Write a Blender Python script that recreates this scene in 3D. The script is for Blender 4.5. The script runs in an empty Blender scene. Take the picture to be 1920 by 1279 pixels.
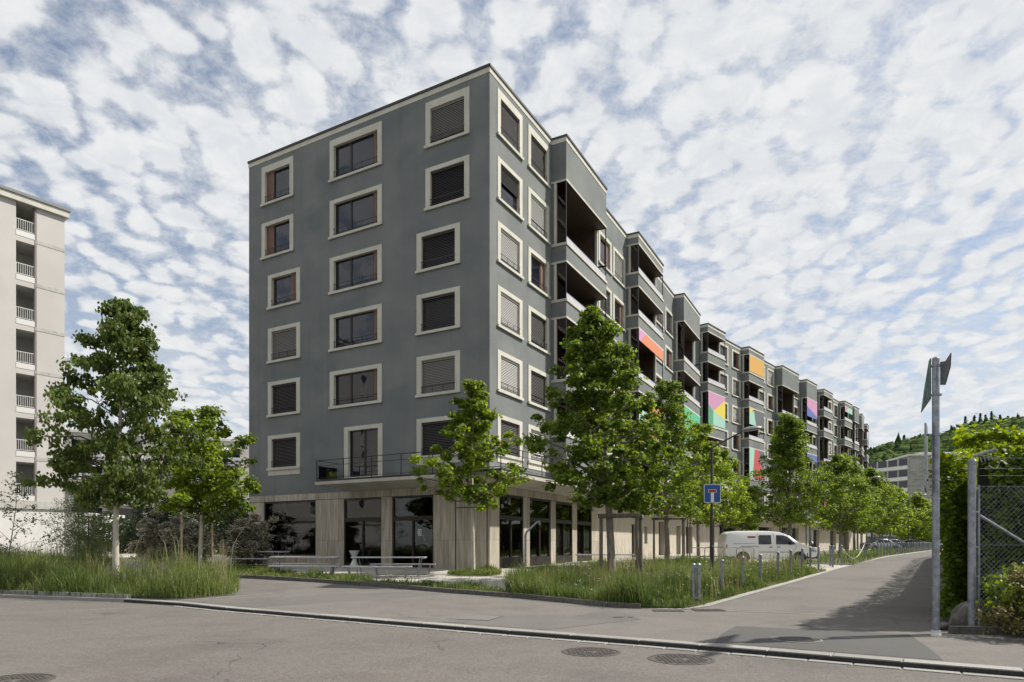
import bpy, bmesh, math, random
import numpy as np
from mathutils import Matrix, Vector

# ------------------------------------------------------------------ camera, sky, sun, exposure
sc = bpy.context.scene
COL = sc.collection
EYE = 1.5
cam = bpy.data.objects.new('camera', bpy.data.cameras.new('camera'))
COL.objects.link(cam)
cam.location = (0, 0, EYE)
cam.rotation_euler = (math.radians(90), 0, 0)
cam.data.sensor_width = 36.0
cam.data.lens = 1265 / 1920 * 36
cam.data.shift_y = 382.5 / 1920
cam.data.clip_start = 0.1
cam.data.clip_end = 6000
sc.camera = cam
sc.view_settings.view_transform = 'Standard'
sc.view_settings.look = 'None'
sc.view_settings.exposure = 0.62
sc.view_settings.gamma = 1
sc.view_settings.use_curve_mapping = False
sc.cycles.max_bounces = 8
sc.cycles.transparent_max_bounces = 16

SUN_AZ = math.atan2(0.977, 0.215)      # from +Y towards +X
SUN_EL = math.radians(47)
sun = bpy.data.objects.new('sun', bpy.data.lights.new('sun', 'SUN'))
COL.objects.link(sun)
sun.data.energy = 4.2
sun.data.angle = math.radians(1.2)
sun.data.color = (1.0, 0.95, 0.87)
_sd = Vector((math.sin(SUN_AZ) * math.cos(SUN_EL), math.cos(SUN_AZ) * math.cos(SUN_EL), math.sin(SUN_EL)))
sun.rotation_euler = _sd.to_track_quat('Z', 'Y').to_euler()
sun.location = (60, 40, 60)

world = bpy.data.worlds.new('World')
sc.world = world
world.use_nodes = True


def build_world():
    nt = world.node_tree
    nt.nodes.clear()
    N, K = nt.nodes.new, nt.links.new
    out = N('ShaderNodeOutputWorld')
    sky = N('ShaderNodeTexSky')
    sky.sky_type = 'NISHITA'
    sky.sun_disc = False
    sky.sun_elevation = SUN_EL
    sky.sun_rotation = SUN_AZ
    sky.altitude = 400
    sky.air_density = 1.0
    sky.dust_density = 1.0
    b1 = N('ShaderNodeBackground')
    b1.inputs['Strength'].default_value = 0.082
    K(sky.outputs[0], b1.inputs['Color'])
    tc = N('ShaderNodeTexCoord')
    sep = N('ShaderNodeSeparateXYZ')
    K(tc.outputs['Generated'], sep.inputs[0])

    def M(op, a, b=None, clamp=False):
        m = N('ShaderNodeMath')
        m.operation = op
        m.use_clamp = clamp
        for i, v in enumerate((a, b)):
            if v is None:
                continue
            if isinstance(v, (int, float)):
                m.inputs[i].default_value = v
            else:
                K(v, m.inputs[i])
        return m.outputs[0]

    def rng(v, a, b, c=0.0, d=1.0, smooth=True):
        r = N('ShaderNodeMapRange')
        r.interpolation_type = 'SMOOTHSTEP' if smooth else 'LINEAR'
        K(v, r.inputs['Value'])
        for k, x in (('From Min', a), ('From Max', b), ('To Min', c), ('To Max', d)):
            r.inputs[k].default_value = x
        return r.outputs[0]
    zc = M('ADD', M('MAXIMUM', sep.outputs['Z'], 0.0), 0.22)
    u = M('DIVIDE', sep.outputs['X'], zc)
    v = M('DIVIDE', sep.outputs['Y'], zc)
    cb = N('ShaderNodeCombineXYZ')
    K(u, cb.inputs[0])
    K(v, cb.inputs[1])
    P = cb.outputs[0]

    def noise(scale, detail=4, rough=0.55, dist=0.0, vec=P, off=(0, 0, 0), rot=0.0, stretch=(1, 1, 1)):
        mp = N('ShaderNodeMapping')
        mp.inputs['Location'].default_value = off
        mp.inputs['Rotation'].default_value = (0, 0, rot)
        mp.inputs['Scale'].default_value = stretch
        K(vec, mp.inputs[0])
        n = N('ShaderNodeTexNoise')
        n.inputs['Scale'].default_value = scale
        n.inputs['Detail'].default_value = detail
        n.inputs['Roughness'].default_value = rough
        n.inputs['Distortion'].default_value = dist
        K(mp.outputs[0], n.inputs['Vector'])
        return n
    warp = noise(8.0, 4)
    wsub = N('ShaderNodeVectorMath')
    wsub.operation = 'MULTIPLY_ADD'
    K(warp.outputs['Color'], wsub.inputs[0])
    wsub.inputs[1].default_value = (0.10, 0.10, 0)
    K(P, wsub.inputs[2])
    Pw = wsub.outputs[0]
    vor = N('ShaderNodeTexVoronoi')
    vor.feature = 'SMOOTH_F1'
    vor.inputs['Scale'].default_value = 21.0
    vor.inputs['Smoothness'].default_value = 0.5
    mpv = N('ShaderNodeMapping')
    mpv.inputs['Rotation'].default_value = (0, 0, 0.7)
    mpv.inputs['Scale'].default_value = (1.0, 0.75, 1.0)
    K(Pw, mpv.inputs[0])
    K(mpv.outputs[0], vor.inputs['Vector'])
    cells = rng(vor.outputs['Distance'], 0.75, 0.15)
    fine = noise(34, 7, 0.66, 0.3).outputs['Fac']
    med = noise(7.0, 5, 0.55, 0.2, off=(3, 1, 0)).outputs['Fac']
    big = noise(1.5, 3, 0.5, 0.0, off=(4.2, 7.7, 0), rot=0.6, stretch=(1.0, 0.5, 1)).outputs['Fac']
    dens = M('ADD', M('MULTIPLY', cells, 0.85), M('MULTIPLY', fine, 1.05))
    dens = M('ADD', dens, M('MULTIPLY', med, 0.55))
    dens = M('ADD', dens, M('MULTIPLY', big, 1.05))
    mask = rng(dens, 0.84, 1.78)
    veil = rng(sep.outputs['Z'], 0.44, 0.10, 0.0, 1.0)
    mask = M('MAXIMUM', mask, M('MULTIPLY', veil, rng(med, 0.30, 0.62, 0.45, 1.0)))
    mask = M('ADD', M('MULTIPLY', mask, 0.93), 0.06)
    # cloud tone: bright tops, slightly grey bodies where thick
    tone = rng(dens, 1.2, 2.0, 0.0, 1.0)
    ramp = N('ShaderNodeValToRGB')
    ramp.color_ramp.elements[0].color = (0.420, 0.440, 0.470, 1)
    ramp.color_ramp.elements[1].color = (0.560, 0.568, 0.575, 1)
    t2 = M('ADD', M('MULTIPLY', tone, 0.42), M('MULTIPLY', rng(noise(13, 6, 0.65, 0.5, off=(9, 2, 0)).outputs['Fac'], 0.3, 0.7), 0.58), True)
    K(t2, ramp.inputs[0])
    b2 = N('ShaderNodeBackground')
    b2.inputs['Strength'].default_value = 1.0
    K(ramp.outputs[0], b2.inputs['Color'])
    mx = N('ShaderNodeMixShader')
    K(mask, mx.inputs[0])
    K(b1.outputs[0], mx.inputs[1])
    K(b2.outputs[0], mx.inputs[2])
    K(mx.outputs[0], out.inputs[0])


build_world()

# ------------------------------------------------------------------ helpers
R = random.Random(7)


def gz(Y):
    pts = [(16, 0), (30, .4), (45, .62), (82, .78), (150, .9)]
    if Y <= 16:
        return 0.0
    for (a, b), (c, d) in zip(pts, pts[1:]):
        if Y <= c:
            return b + (d - b) * (Y - a) / (c - a)
    return .9


class MB:
    def __init__(s):
        s.v, s.f, s.m = [], [], []

    def quad(s, *p, m=0):
        n = len(s.v)
        s.v += [tuple(q) for q in p]
        s.f.append(tuple(range(n, n + len(p))))
        s.m.append(m)

    def box(s, x0, x1, y0, y1, z0, z1, m=0):
        if x1 < x0: x0, x1 = x1, x0
        if y1 < y0: y0, y1 = y1, y0
        n = len(s.v)
        s.v += [(x0, y0, z0), (x1, y0, z0), (x1, y1, z0), (x0, y1, z0), (x0, y0, z1), (x1, y0, z1), (x1, y1, z1), (x0, y1, z1)]
        for f in ((0, 3, 2, 1), (4, 5, 6, 7), (0, 1, 5, 4), (1, 2, 6, 5), (2, 3, 7, 6), (3, 0, 4, 7)):
            s.f.append(tuple(n + i for i in f))
            s.m.append(m)

    def tube(s, a, b, r0, r1=None, n=8, m=0, caps=True):
        a, b = Vector(a), Vector(b)
        r1 = r0 if r1 is None else r1
        d = (b - a).normalized()
        u = d.orthogonal().normalized()
        w = d.cross(u)
        k = len(s.v)
        for c, r in ((a, r0), (b, r1)):
            for i in range(n):
                t = 2 * math.pi * i / n
                s.v.append(tuple(c + (u * math.cos(t) + w * math.sin(t)) * r))
        for i in range(n):
            j = (i + 1) % n
            s.f.append((k + i, k + j, k + n + j, k + n + i))
            s.m.append(m)
        if caps:
            s.f.append(tuple(k + n - 1 - i for i in range(n)))
            s.f.append(tuple(k + n + i for i in range(n)))
            s.m += [m, m]

    def path(s, pts, r, n=8, m=0):
        for a, b in zip(pts, pts[1:]):
            s.tube(a, b, r, r, n, m)
            
    def lathe(s, c, prof, n=20, m=0):
        cx, cy, cz = c
        k = len(s.v)
        for (r, z) in prof:
            for i in range(n):
                t = 2 * math.pi * i / n
                s.v.append((cx + r * math.cos(t), cy + r * math.sin(t), cz + z))
        for q in range(len(prof) - 1):
            for i in range(n):
                j = (i + 1) % n
                s.f.append((k + q * n + i, k + q * n + j, k + (q + 1) * n + j, k + (q + 1) * n + i))
                s.m.append(m)
        s.f.append(tuple(k + n - 1 - i for i in range(n)))
        s.f.append(tuple(k + (len(prof) - 1) * n + i for i in range(n)))
        s.m += [m, m]

    def prism(s, pts, y0, y1, m=0):
        # polygon in (x, z), extruded from y0 to y1
        n = len(pts)
        k = len(s.v)
        s.v += [(x, y0, z) for x, z in pts] + [(x, y1, z) for x, z in pts]
        s.f.append(tuple(k + i for i in range(n)))
        s.f.append(tuple(k + 2 * n - 1 - i for i in range(n)))
        s.m += [m, m]
        for i in range(n):
            j = (i + 1) % n
            s.f.append((k + i, k + n + i, k + n + j, k + j))
            s.m.append(m)

    def mesh(s, name, mats, smooth=False):
        me = bpy.data.meshes.new(name)
        me.from_pydata(s.v, [], s.f)
        if not isinstance(mats, (list, tuple)):
            mats = [mats]
        for x in mats:
            me.materials.append(x)
        if len(mats) > 1:
            me.polygons.foreach_set('material_index', s.m)
        if smooth:
            me.polygons.foreach_set('use_smooth', [True] * len(me.polygons))
        me.update()
        return me


def put(name, me, parent=None, mat=None, label=None, kind=None, cat=None, group=None):
    """link a mesh as one object; mat = world matrix"""
    o = bpy.data.objects.new(name, me)
    COL.objects.link(o)
    if mat is not None:
        o.matrix_basis = mat
    if parent is not None:
        o.parent = parent
        o.matrix_parent_inverse = world_mat(parent).inverted()
    props(o, label, cat, group, kind)
    return o


def sub(name, me, parent, label=None, kind=None):
    """part in its parent's own coordinates"""
    o = bpy.data.objects.new(name, me)
    COL.objects.link(o)
    o.parent = parent
    props(o, label, None, None, kind)
    return o


def world_mat(o):
    if o.parent is None:
        return o.matrix_basis.copy()
    return world_mat(o.parent) @ o.matrix_parent_inverse @ o.matrix_basis


def props(o, label=None, cat=None, group=None, kind=None):
    for k, v in (('label', label), ('category', cat), ('group', group), ('kind', kind)):
        if v:
            o[k] = v


def thing(name, loc, label, cat, group=None, rz=0, kind=None):
    o = bpy.data.objects.new(name, None)
    COL.objects.link(o)
    o.empty_display_size = 0.2
    o.location = loc
    o.rotation_euler = (0, 0, rz)
    o.matrix_basis = Matrix.Translation(Vector(loc)) @ Matrix.Rotation(rz, 4, 'Z')
    props(o, label, cat, group, kind)
    return o


def copy_tree(o, parent=None):
    c = o.copy()
    COL.objects.link(c)
    c.parent = parent
    for ch in list(o.children):
        if ch is not c:
            copy_tree(ch, c)
    return c


def setpose(o, loc, rz=0, sc_=1.0):
    o.matrix_basis = Matrix.Translation(Vector(loc)) @ Matrix.Rotation(rz, 4, 'Z') @ Matrix.Scale(sc_, 4)


# ------------------------------------------------------------------ materials
def pm(name, c1, c2=None, scale=4.0, rough=0.7, bump=0.0, bscale=60.0, metal=0.0, spec=0.5, detail=5, stretch=(1, 1, 1),
       rnd=0.0, contrast=(0.35, 0.65), c3=None, scale3=0.6, world_pos=True, streak=0.0, cracks=0.0, grain=0.0):
    m = bpy.data.materials.new(name)
    m.use_nodes = True
    nt = m.node_tree
    bs = nt.nodes['Principled BSDF']
    bs.inputs['Roughness'].default_value = rough
    bs.inputs['Metallic'].default_value = metal
    bs.inputs['Specular IOR Level'].default_value = spec
    N, K = nt.nodes.new, nt.links.new
    if world_pos:
        src = N('ShaderNodeNewGeometry').outputs['Position']
    else:
        src = N('ShaderNodeTexCoord').outputs['Object']
    mp = N('ShaderNodeMapping')
    mp.inputs['Scale'].default_value = stretch
    K(src, mp.inputs[0])
    vec = mp.outputs[0]
    c2 = c2 or c1
    n = N('ShaderNodeTexNoise')
    n.inputs['Scale'].default_value = scale
    n.inputs['Detail'].default_value = detail
    K(vec, n.inputs['Vector'])
    rp = N('ShaderNodeValToRGB')
    rp.color_ramp.elements[0].position = contrast[0]
    rp.color_ramp.elements[1].position = contrast[1]
    rp.color_ramp.elements[0].color = (*c1, 1)
    rp.color_ramp.elements[1].color = (*c2, 1)
    K(n.outputs['Fac'], rp.inputs[0])
    col = rp.outputs[0]
    if c3:
        n3 = N('ShaderNodeTexNoise')
        n3.inputs['Scale'].default_value = scale3
        n3.inputs['Detail'].default_value = 6
        K(vec, n3.inputs['Vector'])
        r3 = N('ShaderNodeMapRange')
        r3.inputs['From Min'].default_value = 0.5
        r3.inputs['From Max'].default_value = 0.68
        K(n3.outputs['Fac'], r3.inputs['Value'])
        mx = N('ShaderNodeMix')
        mx.data_type = 'RGBA'
        K(r3.outputs[0], mx.inputs['Factor'])
        K(col, mx.inputs['A'])
        mx.inputs['B'].default_value = (*c3, 1)
        col = mx.outputs['Result']
    def darken(fac_socket, c):
        nonlocal col
        q = N('ShaderNodeMix'); q.data_type = 'RGBA'; q.blend_type = 'MULTIPLY'
        K(fac_socket, q.inputs['Factor']); K(col, q.inputs['A']); q.inputs['B'].default_value = (*c, 1)
        col = q.outputs['Result']
    if streak:
        ms = N('ShaderNodeMapping'); ms.inputs['Scale'].default_value = (2.2, 2.2, .10); K(src, ms.inputs[0])
        ns = N('ShaderNodeTexNoise'); ns.inputs['Scale'].default_value = 1.0; ns.inputs['Detail'].default_value = 6; K(ms.outputs[0], ns.inputs['Vector'])
        rs = N('ShaderNodeMapRange'); rs.inputs['From Min'].default_value = .50; rs.inputs['From Max'].default_value = .74; rs.inputs['To Max'].default_value = streak
        K(ns.outputs['Fac'], rs.inputs['Value']); darken(rs.outputs[0], (.55, .56, .56))
    if grain:
        for sc2, am in ((38, grain), (95, grain * .8)):
            ng = N('ShaderNodeTexVoronoi'); ng.inputs['Scale'].default_value = sc2; K(src, ng.inputs['Vector'])
            rg = N('ShaderNodeMapRange'); rg.inputs['From Min'].default_value = .0; rg.inputs['From Max'].default_value = 1.0; rg.inputs['To Max'].default_value = am
            sx = N('ShaderNodeSeparateXYZ'); K(ng.outputs['Color'], sx.inputs[0]); K(sx.outputs[0], rg.inputs['Value']); darken(rg.outputs[0], (.35, .35, .35))
    if cracks:
        nw = N('ShaderNodeTexNoise'); nw.inputs['Scale'].default_value = .9; nw.inputs['Detail'].default_value = 5; K(src, nw.inputs['Vector'])
        wv = N('ShaderNodeVectorMath'); wv.operation = 'MULTIPLY_ADD'; wv.inputs[1].default_value = (1.6, 1.6, 0); K(nw.outputs['Color'], wv.inputs[0]); K(src, wv.inputs[2])
        vc = N('ShaderNodeTexVoronoi'); vc.feature = 'DISTANCE_TO_EDGE'; vc.inputs['Scale'].default_value = .22; K(wv.outputs[0], vc.inputs['Vector'])
        r1 = N('ShaderNodeMapRange'); r1.inputs['From Min'].default_value = .0035; r1.inputs['From Max'].default_value = .0010; K(vc.outputs['Distance'], r1.inputs['Value'])
        n2_ = N('ShaderNodeTexNoise'); n2_.inputs['Scale'].default_value = .35; K(src, n2_.inputs['Vector'])
        r2_ = N('ShaderNodeMapRange'); r2_.inputs['From Min'].default_value = .48; r2_.inputs['From Max'].default_value = .60; r2_.inputs['To Max'].default_value = cracks; K(n2_.outputs['Fac'], r2_.inputs['Value'])
        mm = N('ShaderNodeMath'); mm.operation = 'MULTIPLY'; K(r1.outputs[0], mm.inputs[0]); K(r2_.outputs[0], mm.inputs[1]); darken(mm.outputs[0], (.25, .25, .25))
        n4 = N('ShaderNodeTexNoise'); n4.inputs['Scale'].default_value = 1.1; n4.inputs['Detail'].default_value = 8; n4.inputs['Roughness'].default_value = .7; K(src, n4.inputs['Vector'])
        r4 = N('ShaderNodeMapRange'); r4.inputs['From Min'].default_value = .45; r4.inputs['From Max'].default_value = .75; r4.inputs['To Max'].default_value = .55; K(n4.outputs['Fac'], r4.inputs['Value']); darken(r4.outputs[0], (.68, .67, .66))
    if rnd:
        oi = N('ShaderNodeObjectInfo')
        hs = N('ShaderNodeHueSaturation')
        mr = N('ShaderNodeMapRange')
        mr.inputs['To Min'].default_value = 1 - rnd
        mr.inputs['To Max'].default_value = 1 + rnd
        K(oi.outputs['Random'], mr.inputs['Value'])
        K(mr.outputs[0], hs.inputs['Value'])
        K(col, hs.inputs['Color'])
        col = hs.outputs[0]
    K(col, bs.inputs['Base Color'])
    if bump:
        nb = N('ShaderNodeTexNoise')
        nb.inputs['Scale'].default_value = bscale
        nb.inputs['Detail'].default_value = 4
        K(vec, nb.inputs['Vector'])
        bp = N('ShaderNodeBump')
        bp.inputs['Strength'].default_value = bump
        bp.inputs['Distance'].default_value = 0.02
        K(nb.outputs['Fac'], bp.inputs['Height'])
        K(bp.outputs[0], bs.inputs['Normal'])
    return m


def leafmat(name, dark, light, trans=0.35, tcol=None):
    """leaf colour varies leaf by leaf through a random per-leaf attribute"""
    m = bpy.data.materials.new(name)
    m.use_nodes = True
    nt = m.node_tree
    nt.nodes.clear()
    N, K = nt.nodes.new, nt.links.new
    out = N('ShaderNodeOutputMaterial')
    at = N('ShaderNodeAttribute')
    at.attribute_name = 'rnd'
    rp = N('ShaderNodeValToRGB')
    rp.color_ramp.elements[0].color = (*dark, 1)
    rp.color_ramp.elements[1].color = (*light, 1)
    K(at.outputs['Fac'], rp.inputs[0])
    bs = N('ShaderNodeBsdfPrincipled')
    bs.inputs['Roughness'].default_value = 0.5
    bs.inputs['Specular IOR Level'].default_value = 0.3
    K(rp.outputs[0], bs.inputs['Base Color'])
    tr = N('ShaderNodeBsdfTranslucent')
    hs = N('ShaderNodeHueSaturation')
    hs.inputs['Hue'].default_value = 0.485
    hs.inputs['Saturation'].default_value = 1.1
    hs.inputs['Value'].default_value = 1.9
    K(rp.outputs[0], hs.inputs['Color'])
    K(hs.outputs[0], tr.inputs['Color'])
    mx = N('ShaderNodeMixShader')
    mx.inputs[0].default_value = trans
    K(bs.outputs[0], mx.inputs[1])
    K(tr.outputs[0], mx.inputs[2])
    K(mx.outputs[0], out.inputs[0])
    return m


def glassmat(name, tint, trans, ior=1.6, rough=0.01):
    """window glass: mirror-like reflection over a partly see-through pane"""
    m = bpy.data.materials.new(name)
    m.use_nodes = True
    nt = m.node_tree
    nt.nodes.clear()
    N, K = nt.nodes.new, nt.links.new
    out = N('ShaderNodeOutputMaterial')
    fr = N('ShaderNodeFresnel')
    fr.inputs['IOR'].default_value = ior
    gl = N('ShaderNodeBsdfGlossy')
    gl.inputs['Roughness'].default_value = rough
    if trans:
        base = N('ShaderNodeBsdfTransparent')
    else:
        base = N('ShaderNodeBsdfDiffuse')
    base.inputs['Color'].default_value = (*tint, 1)
    mx = N('ShaderNodeMixShader')
    K(fr.outputs[0], mx.inputs[0])
    K(base.outputs[0], mx.inputs[1])
    K(gl.outputs[0], mx.inputs[2])
    # faint waviness of float glass
    n = N('ShaderNodeTexNoise')
    n.inputs['Scale'].default_value = 1.3
    g = N('ShaderNodeNewGeometry')
    K(g.outputs['Position'], n.inputs['Vector'])
    bp = N('ShaderNodeBump')
    bp.inputs['Strength'].default_value = 0.06
    bp.inputs['Distance'].default_value = 0.05
    K(n.outputs['Fac'], bp.inputs['Height'])
    K(bp.outputs[0], gl.inputs['Normal'])
    K(mx.outputs[0], out.inputs[0])
    return m


M = {}
M['render'] = pm('grey_render', (0.184, 0.194, 0.194), (0.218, 0.227, 0.224), 0.45, 0.92, 0.6, 55, spec=0.2, streak=.18, grain=.10, c3=(0.162, 0.174, 0.177), scale3=0.35, stretch=(1, 1, 1.4))
M['trim'] = pm('cream_stone_trim', (0.50, 0.485, 0.42), (0.57, 0.55, 0.485), 1.3, 0.85, 0.15, 80, spec=0.25, streak=.25)
M['cap'] = pm('dark_roof_edge', (0.045, 0.038, 0.038), None, 2, 0.5, metal=0.3)
M['roof'] = pm('roof_gravel', (0.18, 0.18, 0.17), (0.28, 0.27, 0.26), 30, 0.95)
M['stone'] = pm('travertine', (0.30, 0.265, 0.215), (0.52, 0.475, 0.40), 1.0, 0.75, 0.3, 3.0, spec=0.3, stretch=(11, 11, 0.7), rnd=0.12,
                contrast=(0.33, 0.68), c3=(0.36, 0.30, 0.225), scale3=0.9)
M['stoneback'] = pm('joint_dark', (0.09, 0.08, 0.07), None)
M['concrete'] = pm('canopy_concrete', (0.40, 0.38, 0.34), (0.50, 0.48, 0.43), 1.2, 0.85, 0.15, 50)
M['bronze'] = pm('dark_bronze_frame', (0.035, 0.028, 0.024), None, 3, 0.45, metal=0.4)
M['wood'] = pm('brown_window_wood', (0.115, 0.058, 0.040), (0.17, 0.088, 0.058), 1.5, 0.6, stretch=(10, 10, 0.8))
M['lining'] = pm('loggia_wood_lining', (0.050, 0.030, 0.022), (0.085, 0.050, 0.034), 1.2, 0.6, stretch=(8, 8, 1))
M['slat_dark'] = pm('dark_blind', (0.030, 0.026, 0.024), None, 3, 0.5, metal=0.2)
M['slat_grey'] = pm('grey_blind', (0.17, 0.16, 0.145), None, 3, 0.5)
M['slat_light'] = pm('light_blind', (0.40, 0.39, 0.37), None, 3, 0.5)
M['glass'] = glassmat('window_glass', (0.010, 0.013, 0.022), 0, 1.75)
M['glass_tint'] = glassmat('brown_side_glass', (0.34, 0.26, 0.22), 1, 1.6)
M['glass_shop'] = glassmat('shop_glass', (0.62, 0.66, 0.62), 1, 1.75)
M['rail'] = pm('dark_steel', (0.028, 0.026, 0.034), None, 3, 0.4, metal=0.5)
M['railglass'] = pm('frosted_rail_glass', (0.44, 0.43, 0.49), (0.50, 0.49, 0.53), 2, 0.3)
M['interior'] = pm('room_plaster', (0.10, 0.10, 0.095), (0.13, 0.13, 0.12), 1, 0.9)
M['asphalt'] = pm('street_asphalt', (0.165, 0.151, 0.139), (0.225, 0.206, 0.190), 60, 0.9, 0.6, 90, spec=0.25, detail=3, c3=(0.160, 0.147, 0.136), scale3=0.35, grain=.42, cracks=.7)
M['asphalt2'] = pm('pavement_asphalt', (0.165, 0.154, 0.141), (0.222, 0.207, 0.190), 60, 0.9, 0.5, 90, spec=0.25, detail=3, c3=(0.155, 0.145, 0.134), scale3=0.3, grain=.30, cracks=.5)
M['patch'] = pm('fresh_asphalt', (0.060, 0.058, 0.056), (0.098, 0.095, 0.090), 130, 0.88, 0.5, 170, c3=(0.085, 0.083, 0.08), scale3=1.2)
M['gravel'] = pm('chippings', (0.25, 0.235, 0.20), (0.52, 0.49, 0.43), 22, 0.95, 0.6, 60, c3=(0.30, 0.28, 0.235), scale3=0.5)
M['soil'] = pm('planting_soil', (0.055, 0.060, 0.028), (0.11, 0.105, 0.055), 6, 0.95, 0.6, 30)
M['meadow'] = pm('far_meadow', (0.05, 0.085, 0.02), (0.09, 0.13, 0.035), 0.3, 0.95)
M['granite'] = pm('granite_kerb', (0.19, 0.183, 0.172), (0.31, 0.30, 0.28), 60, 0.8, 0.3, 100, rnd=0.12)
M['kerbdark'] = pm('mossy_kerb', (0.075, 0.072, 0.062), (0.14, 0.13, 0.115), 14, 0.9, 0.4, 60, rnd=0.15)
M['iron'] = pm('cast_iron', (0.075, 0.066, 0.060), (0.125, 0.11, 0.10), 30, 0.6, 0.2, 80, metal=0.35)
M['galv'] = pm('galvanised_steel', (0.20, 0.215, 0.245), (0.32, 0.335, 0.37), 12, 0.42, 0.05, 60, metal=0.6)
M['alu'] = pm('bench_board', (0.44, 0.43, 0.44), (0.54, 0.53, 0.54), 6, 0.5, metal=0.1)
M['pole'] = pm('lamp_post_paint', (0.045, 0.042, 0.042), (0.06, 0.055, 0.055), 6, 0.5, metal=0.3)
M['lampgrey'] = pm('lamp_head_grey', (0.22, 0.22, 0.22), None, 3, 0.35, metal=0.4)
M['stake'] = pm('weathered_stake', (0.10, 0.085, 0.068), (0.22, 0.19, 0.155), 3, 0.9, 0.3, 20, stretch=(6, 6, 0.8))
M['stake_new'] = pm('pale_stake', (0.42, 0.31, 0.20), (0.52, 0.40, 0.27), 3, 0.85, stretch=(6, 6, 0.8))
M['rust'] = pm('rusty_rod', (0.10, 0.055, 0.045), (0.14, 0.08, 0.065), 5, 0.8)
M['bark'] = pm('grey_bark', (0.16, 0.135, 0.11), (0.30, 0.26, 0.21), 3, 0.95, 0.9, 9, stretch=(7, 7, 1.2))
M['bark_pale'] = pm('pale_bark', (0.40, 0.36, 0.29), (0.56, 0.52, 0.43), 3, 0.9, 0.5, 10, stretch=(7, 7, 1.2))
M['bark_dark'] = pm('dark_bark', (0.05, 0.042, 0.034), (0.10, 0.085, 0.07), 3, 0.95, 0.6, 10, stretch=(7, 7, 1.2))
M['rimstone'] = pm('cover_rim', (0.14, 0.137, 0.13), (0.18, 0.176, 0.168), 30, 0.9)
M['leaf_maple'] = leafmat('maple_leaf', (0.066, 0.115, 0.014), (0.235, 0.315, 0.040), 0.47)
M['leaf_deep'] = leafmat('deep_maple_leaf', (0.050, 0.090, 0.013), (0.180, 0.252, 0.036), 0.46)
M['leaf_linden'] = leafmat('linden_leaf', (0.038, 0.066, 0.014), (0.135, 0.180, 0.040), 0.38)
M['leaf_dark'] = leafmat('dark_leaf', (0.018, 0.032, 0.010), (0.045, 0.070, 0.020), 0.2)
M['leaf_brown'] = leafmat('brownish_flower_shrub_leaf', (0.10, 0.115, 0.06), (0.50, 0.44, 0.34), 0.15)
M['leaf_willow'] = leafmat('fine_sapling_leaf', (0.060, 0.085, 0.028), (0.13, 0.16, 0.06), 0.3)
M['leaf_hedge'] = leafmat('hedge_leaf', (0.048, 0.090, 0.010), (0.180, 0.245, 0.020), 0.45)
M['leaf_dry'] = leafmat('dry_shrub_leaf', (0.085, 0.075, 0.028), (0.20, 0.18, 0.06), 0.2)
M['grass'] = leafmat('grass_blade', (0.045, 0.078, 0.017), (0.175, 0.215, 0.065), 0.35)
M['grass_straw'] = leafmat('grass_seed_head', (0.20, 0.18, 0.085), (0.36, 0.33, 0.18), 0.3)
M['herb'] = leafmat('herb_leaf', (0.045, 0.085, 0.022), (0.12, 0.17, 0.04), 0.3)
M['yellow'] = pm('yellow_flower', (0.75, 0.55, 0.02), None)
M['whiteflower'] = pm('white_flower', (0.75, 0.75, 0.70), None)
M['purple'] = pm('violet_flower', (0.09, 0.05, 0.26), None)
M['sign_blue'] = pm('sign_blue', (0.012, 0.085, 0.30), None, 3, 0.35)
M['sign_white'] = pm('sign_white', (0.78, 0.78, 0.78), None, 3, 0.35)
M['sign_red'] = pm('sign_red', (0.42, 0.02, 0.025), None, 3, 0.35)
M['sign_teal'] = pm('sign_teal_print', (0.010, 0.035, 0.085), (0.05, 0.13, 0.14), 3.0, 0.4, contrast=(0.42, 0.58))
M['tower'] = pm('pale_cream_panels', (0.465, 0.443, 0.418), (0.51, 0.487, 0.460), 0.4, 0.85, 0.05, 60)
M['towerband'] = pm('grey_concrete_band', (0.36, 0.355, 0.33), (0.46, 0.45, 0.42), 3, 0.85, 0.2, 30)
M['white'] = pm('white_plaster', (0.54, 0.535, 0.515), (0.60, 0.595, 0.575), 0.6, 0.85)
M['whitemetal'] = pm('white_metal', (0.62, 0.61, 0.59), None, 1, 0.45)
M['bgwall'] = pm('far_block_plaster', (0.42, 0.405, 0.38), (0.48, 0.465, 0.435), 0.3, 0.85)
M['carpaint'] = pm('white_car_paint', (0.72, 0.72, 0.70), None, 1, 0.22, spec=0.6)
M['carsilver'] = pm('silver_car_paint', (0.38, 0.40, 0.43), None, 1, 0.25, metal=0.6)
M['cardark'] = pm('dark_car_paint', (0.03, 0.035, 0.05), None, 1, 0.25, spec=0.6)
M['carglass'] = glassmat('car_glass', (0.010, 0.012, 0.014), 0, 1.7)
M['plastic'] = pm('black_plastic', (0.022, 0.022, 0.024), None, 1, 0.6)
M['tyre'] = pm('tyre_rubber', (0.02, 0.02, 0.02), None, 1, 0.85)
M['headlamp'] = pm('headlamp_glass', (0.55, 0.57, 0.60), None, 1, 0.1, metal=0.5)
M['redlamp'] = pm('red_tail_lamp', (0.35, 0.02, 0.02), None, 1, 0.25)
M['decal'] = pm('red_decal', (0.30, 0.05, 0.035), None, 1, 0.5)
M['rock'] = pm('boulder', (0.085, 0.078, 0.068), (0.19, 0.172, 0.15), 5, 0.95, 0.8, 14)
M['hill'] = pm('hill_ground', (0.035, 0.055, 0.02), (0.05, 0.075, 0.028), 0.05, 0.95)
M['brick'] = None
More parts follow.
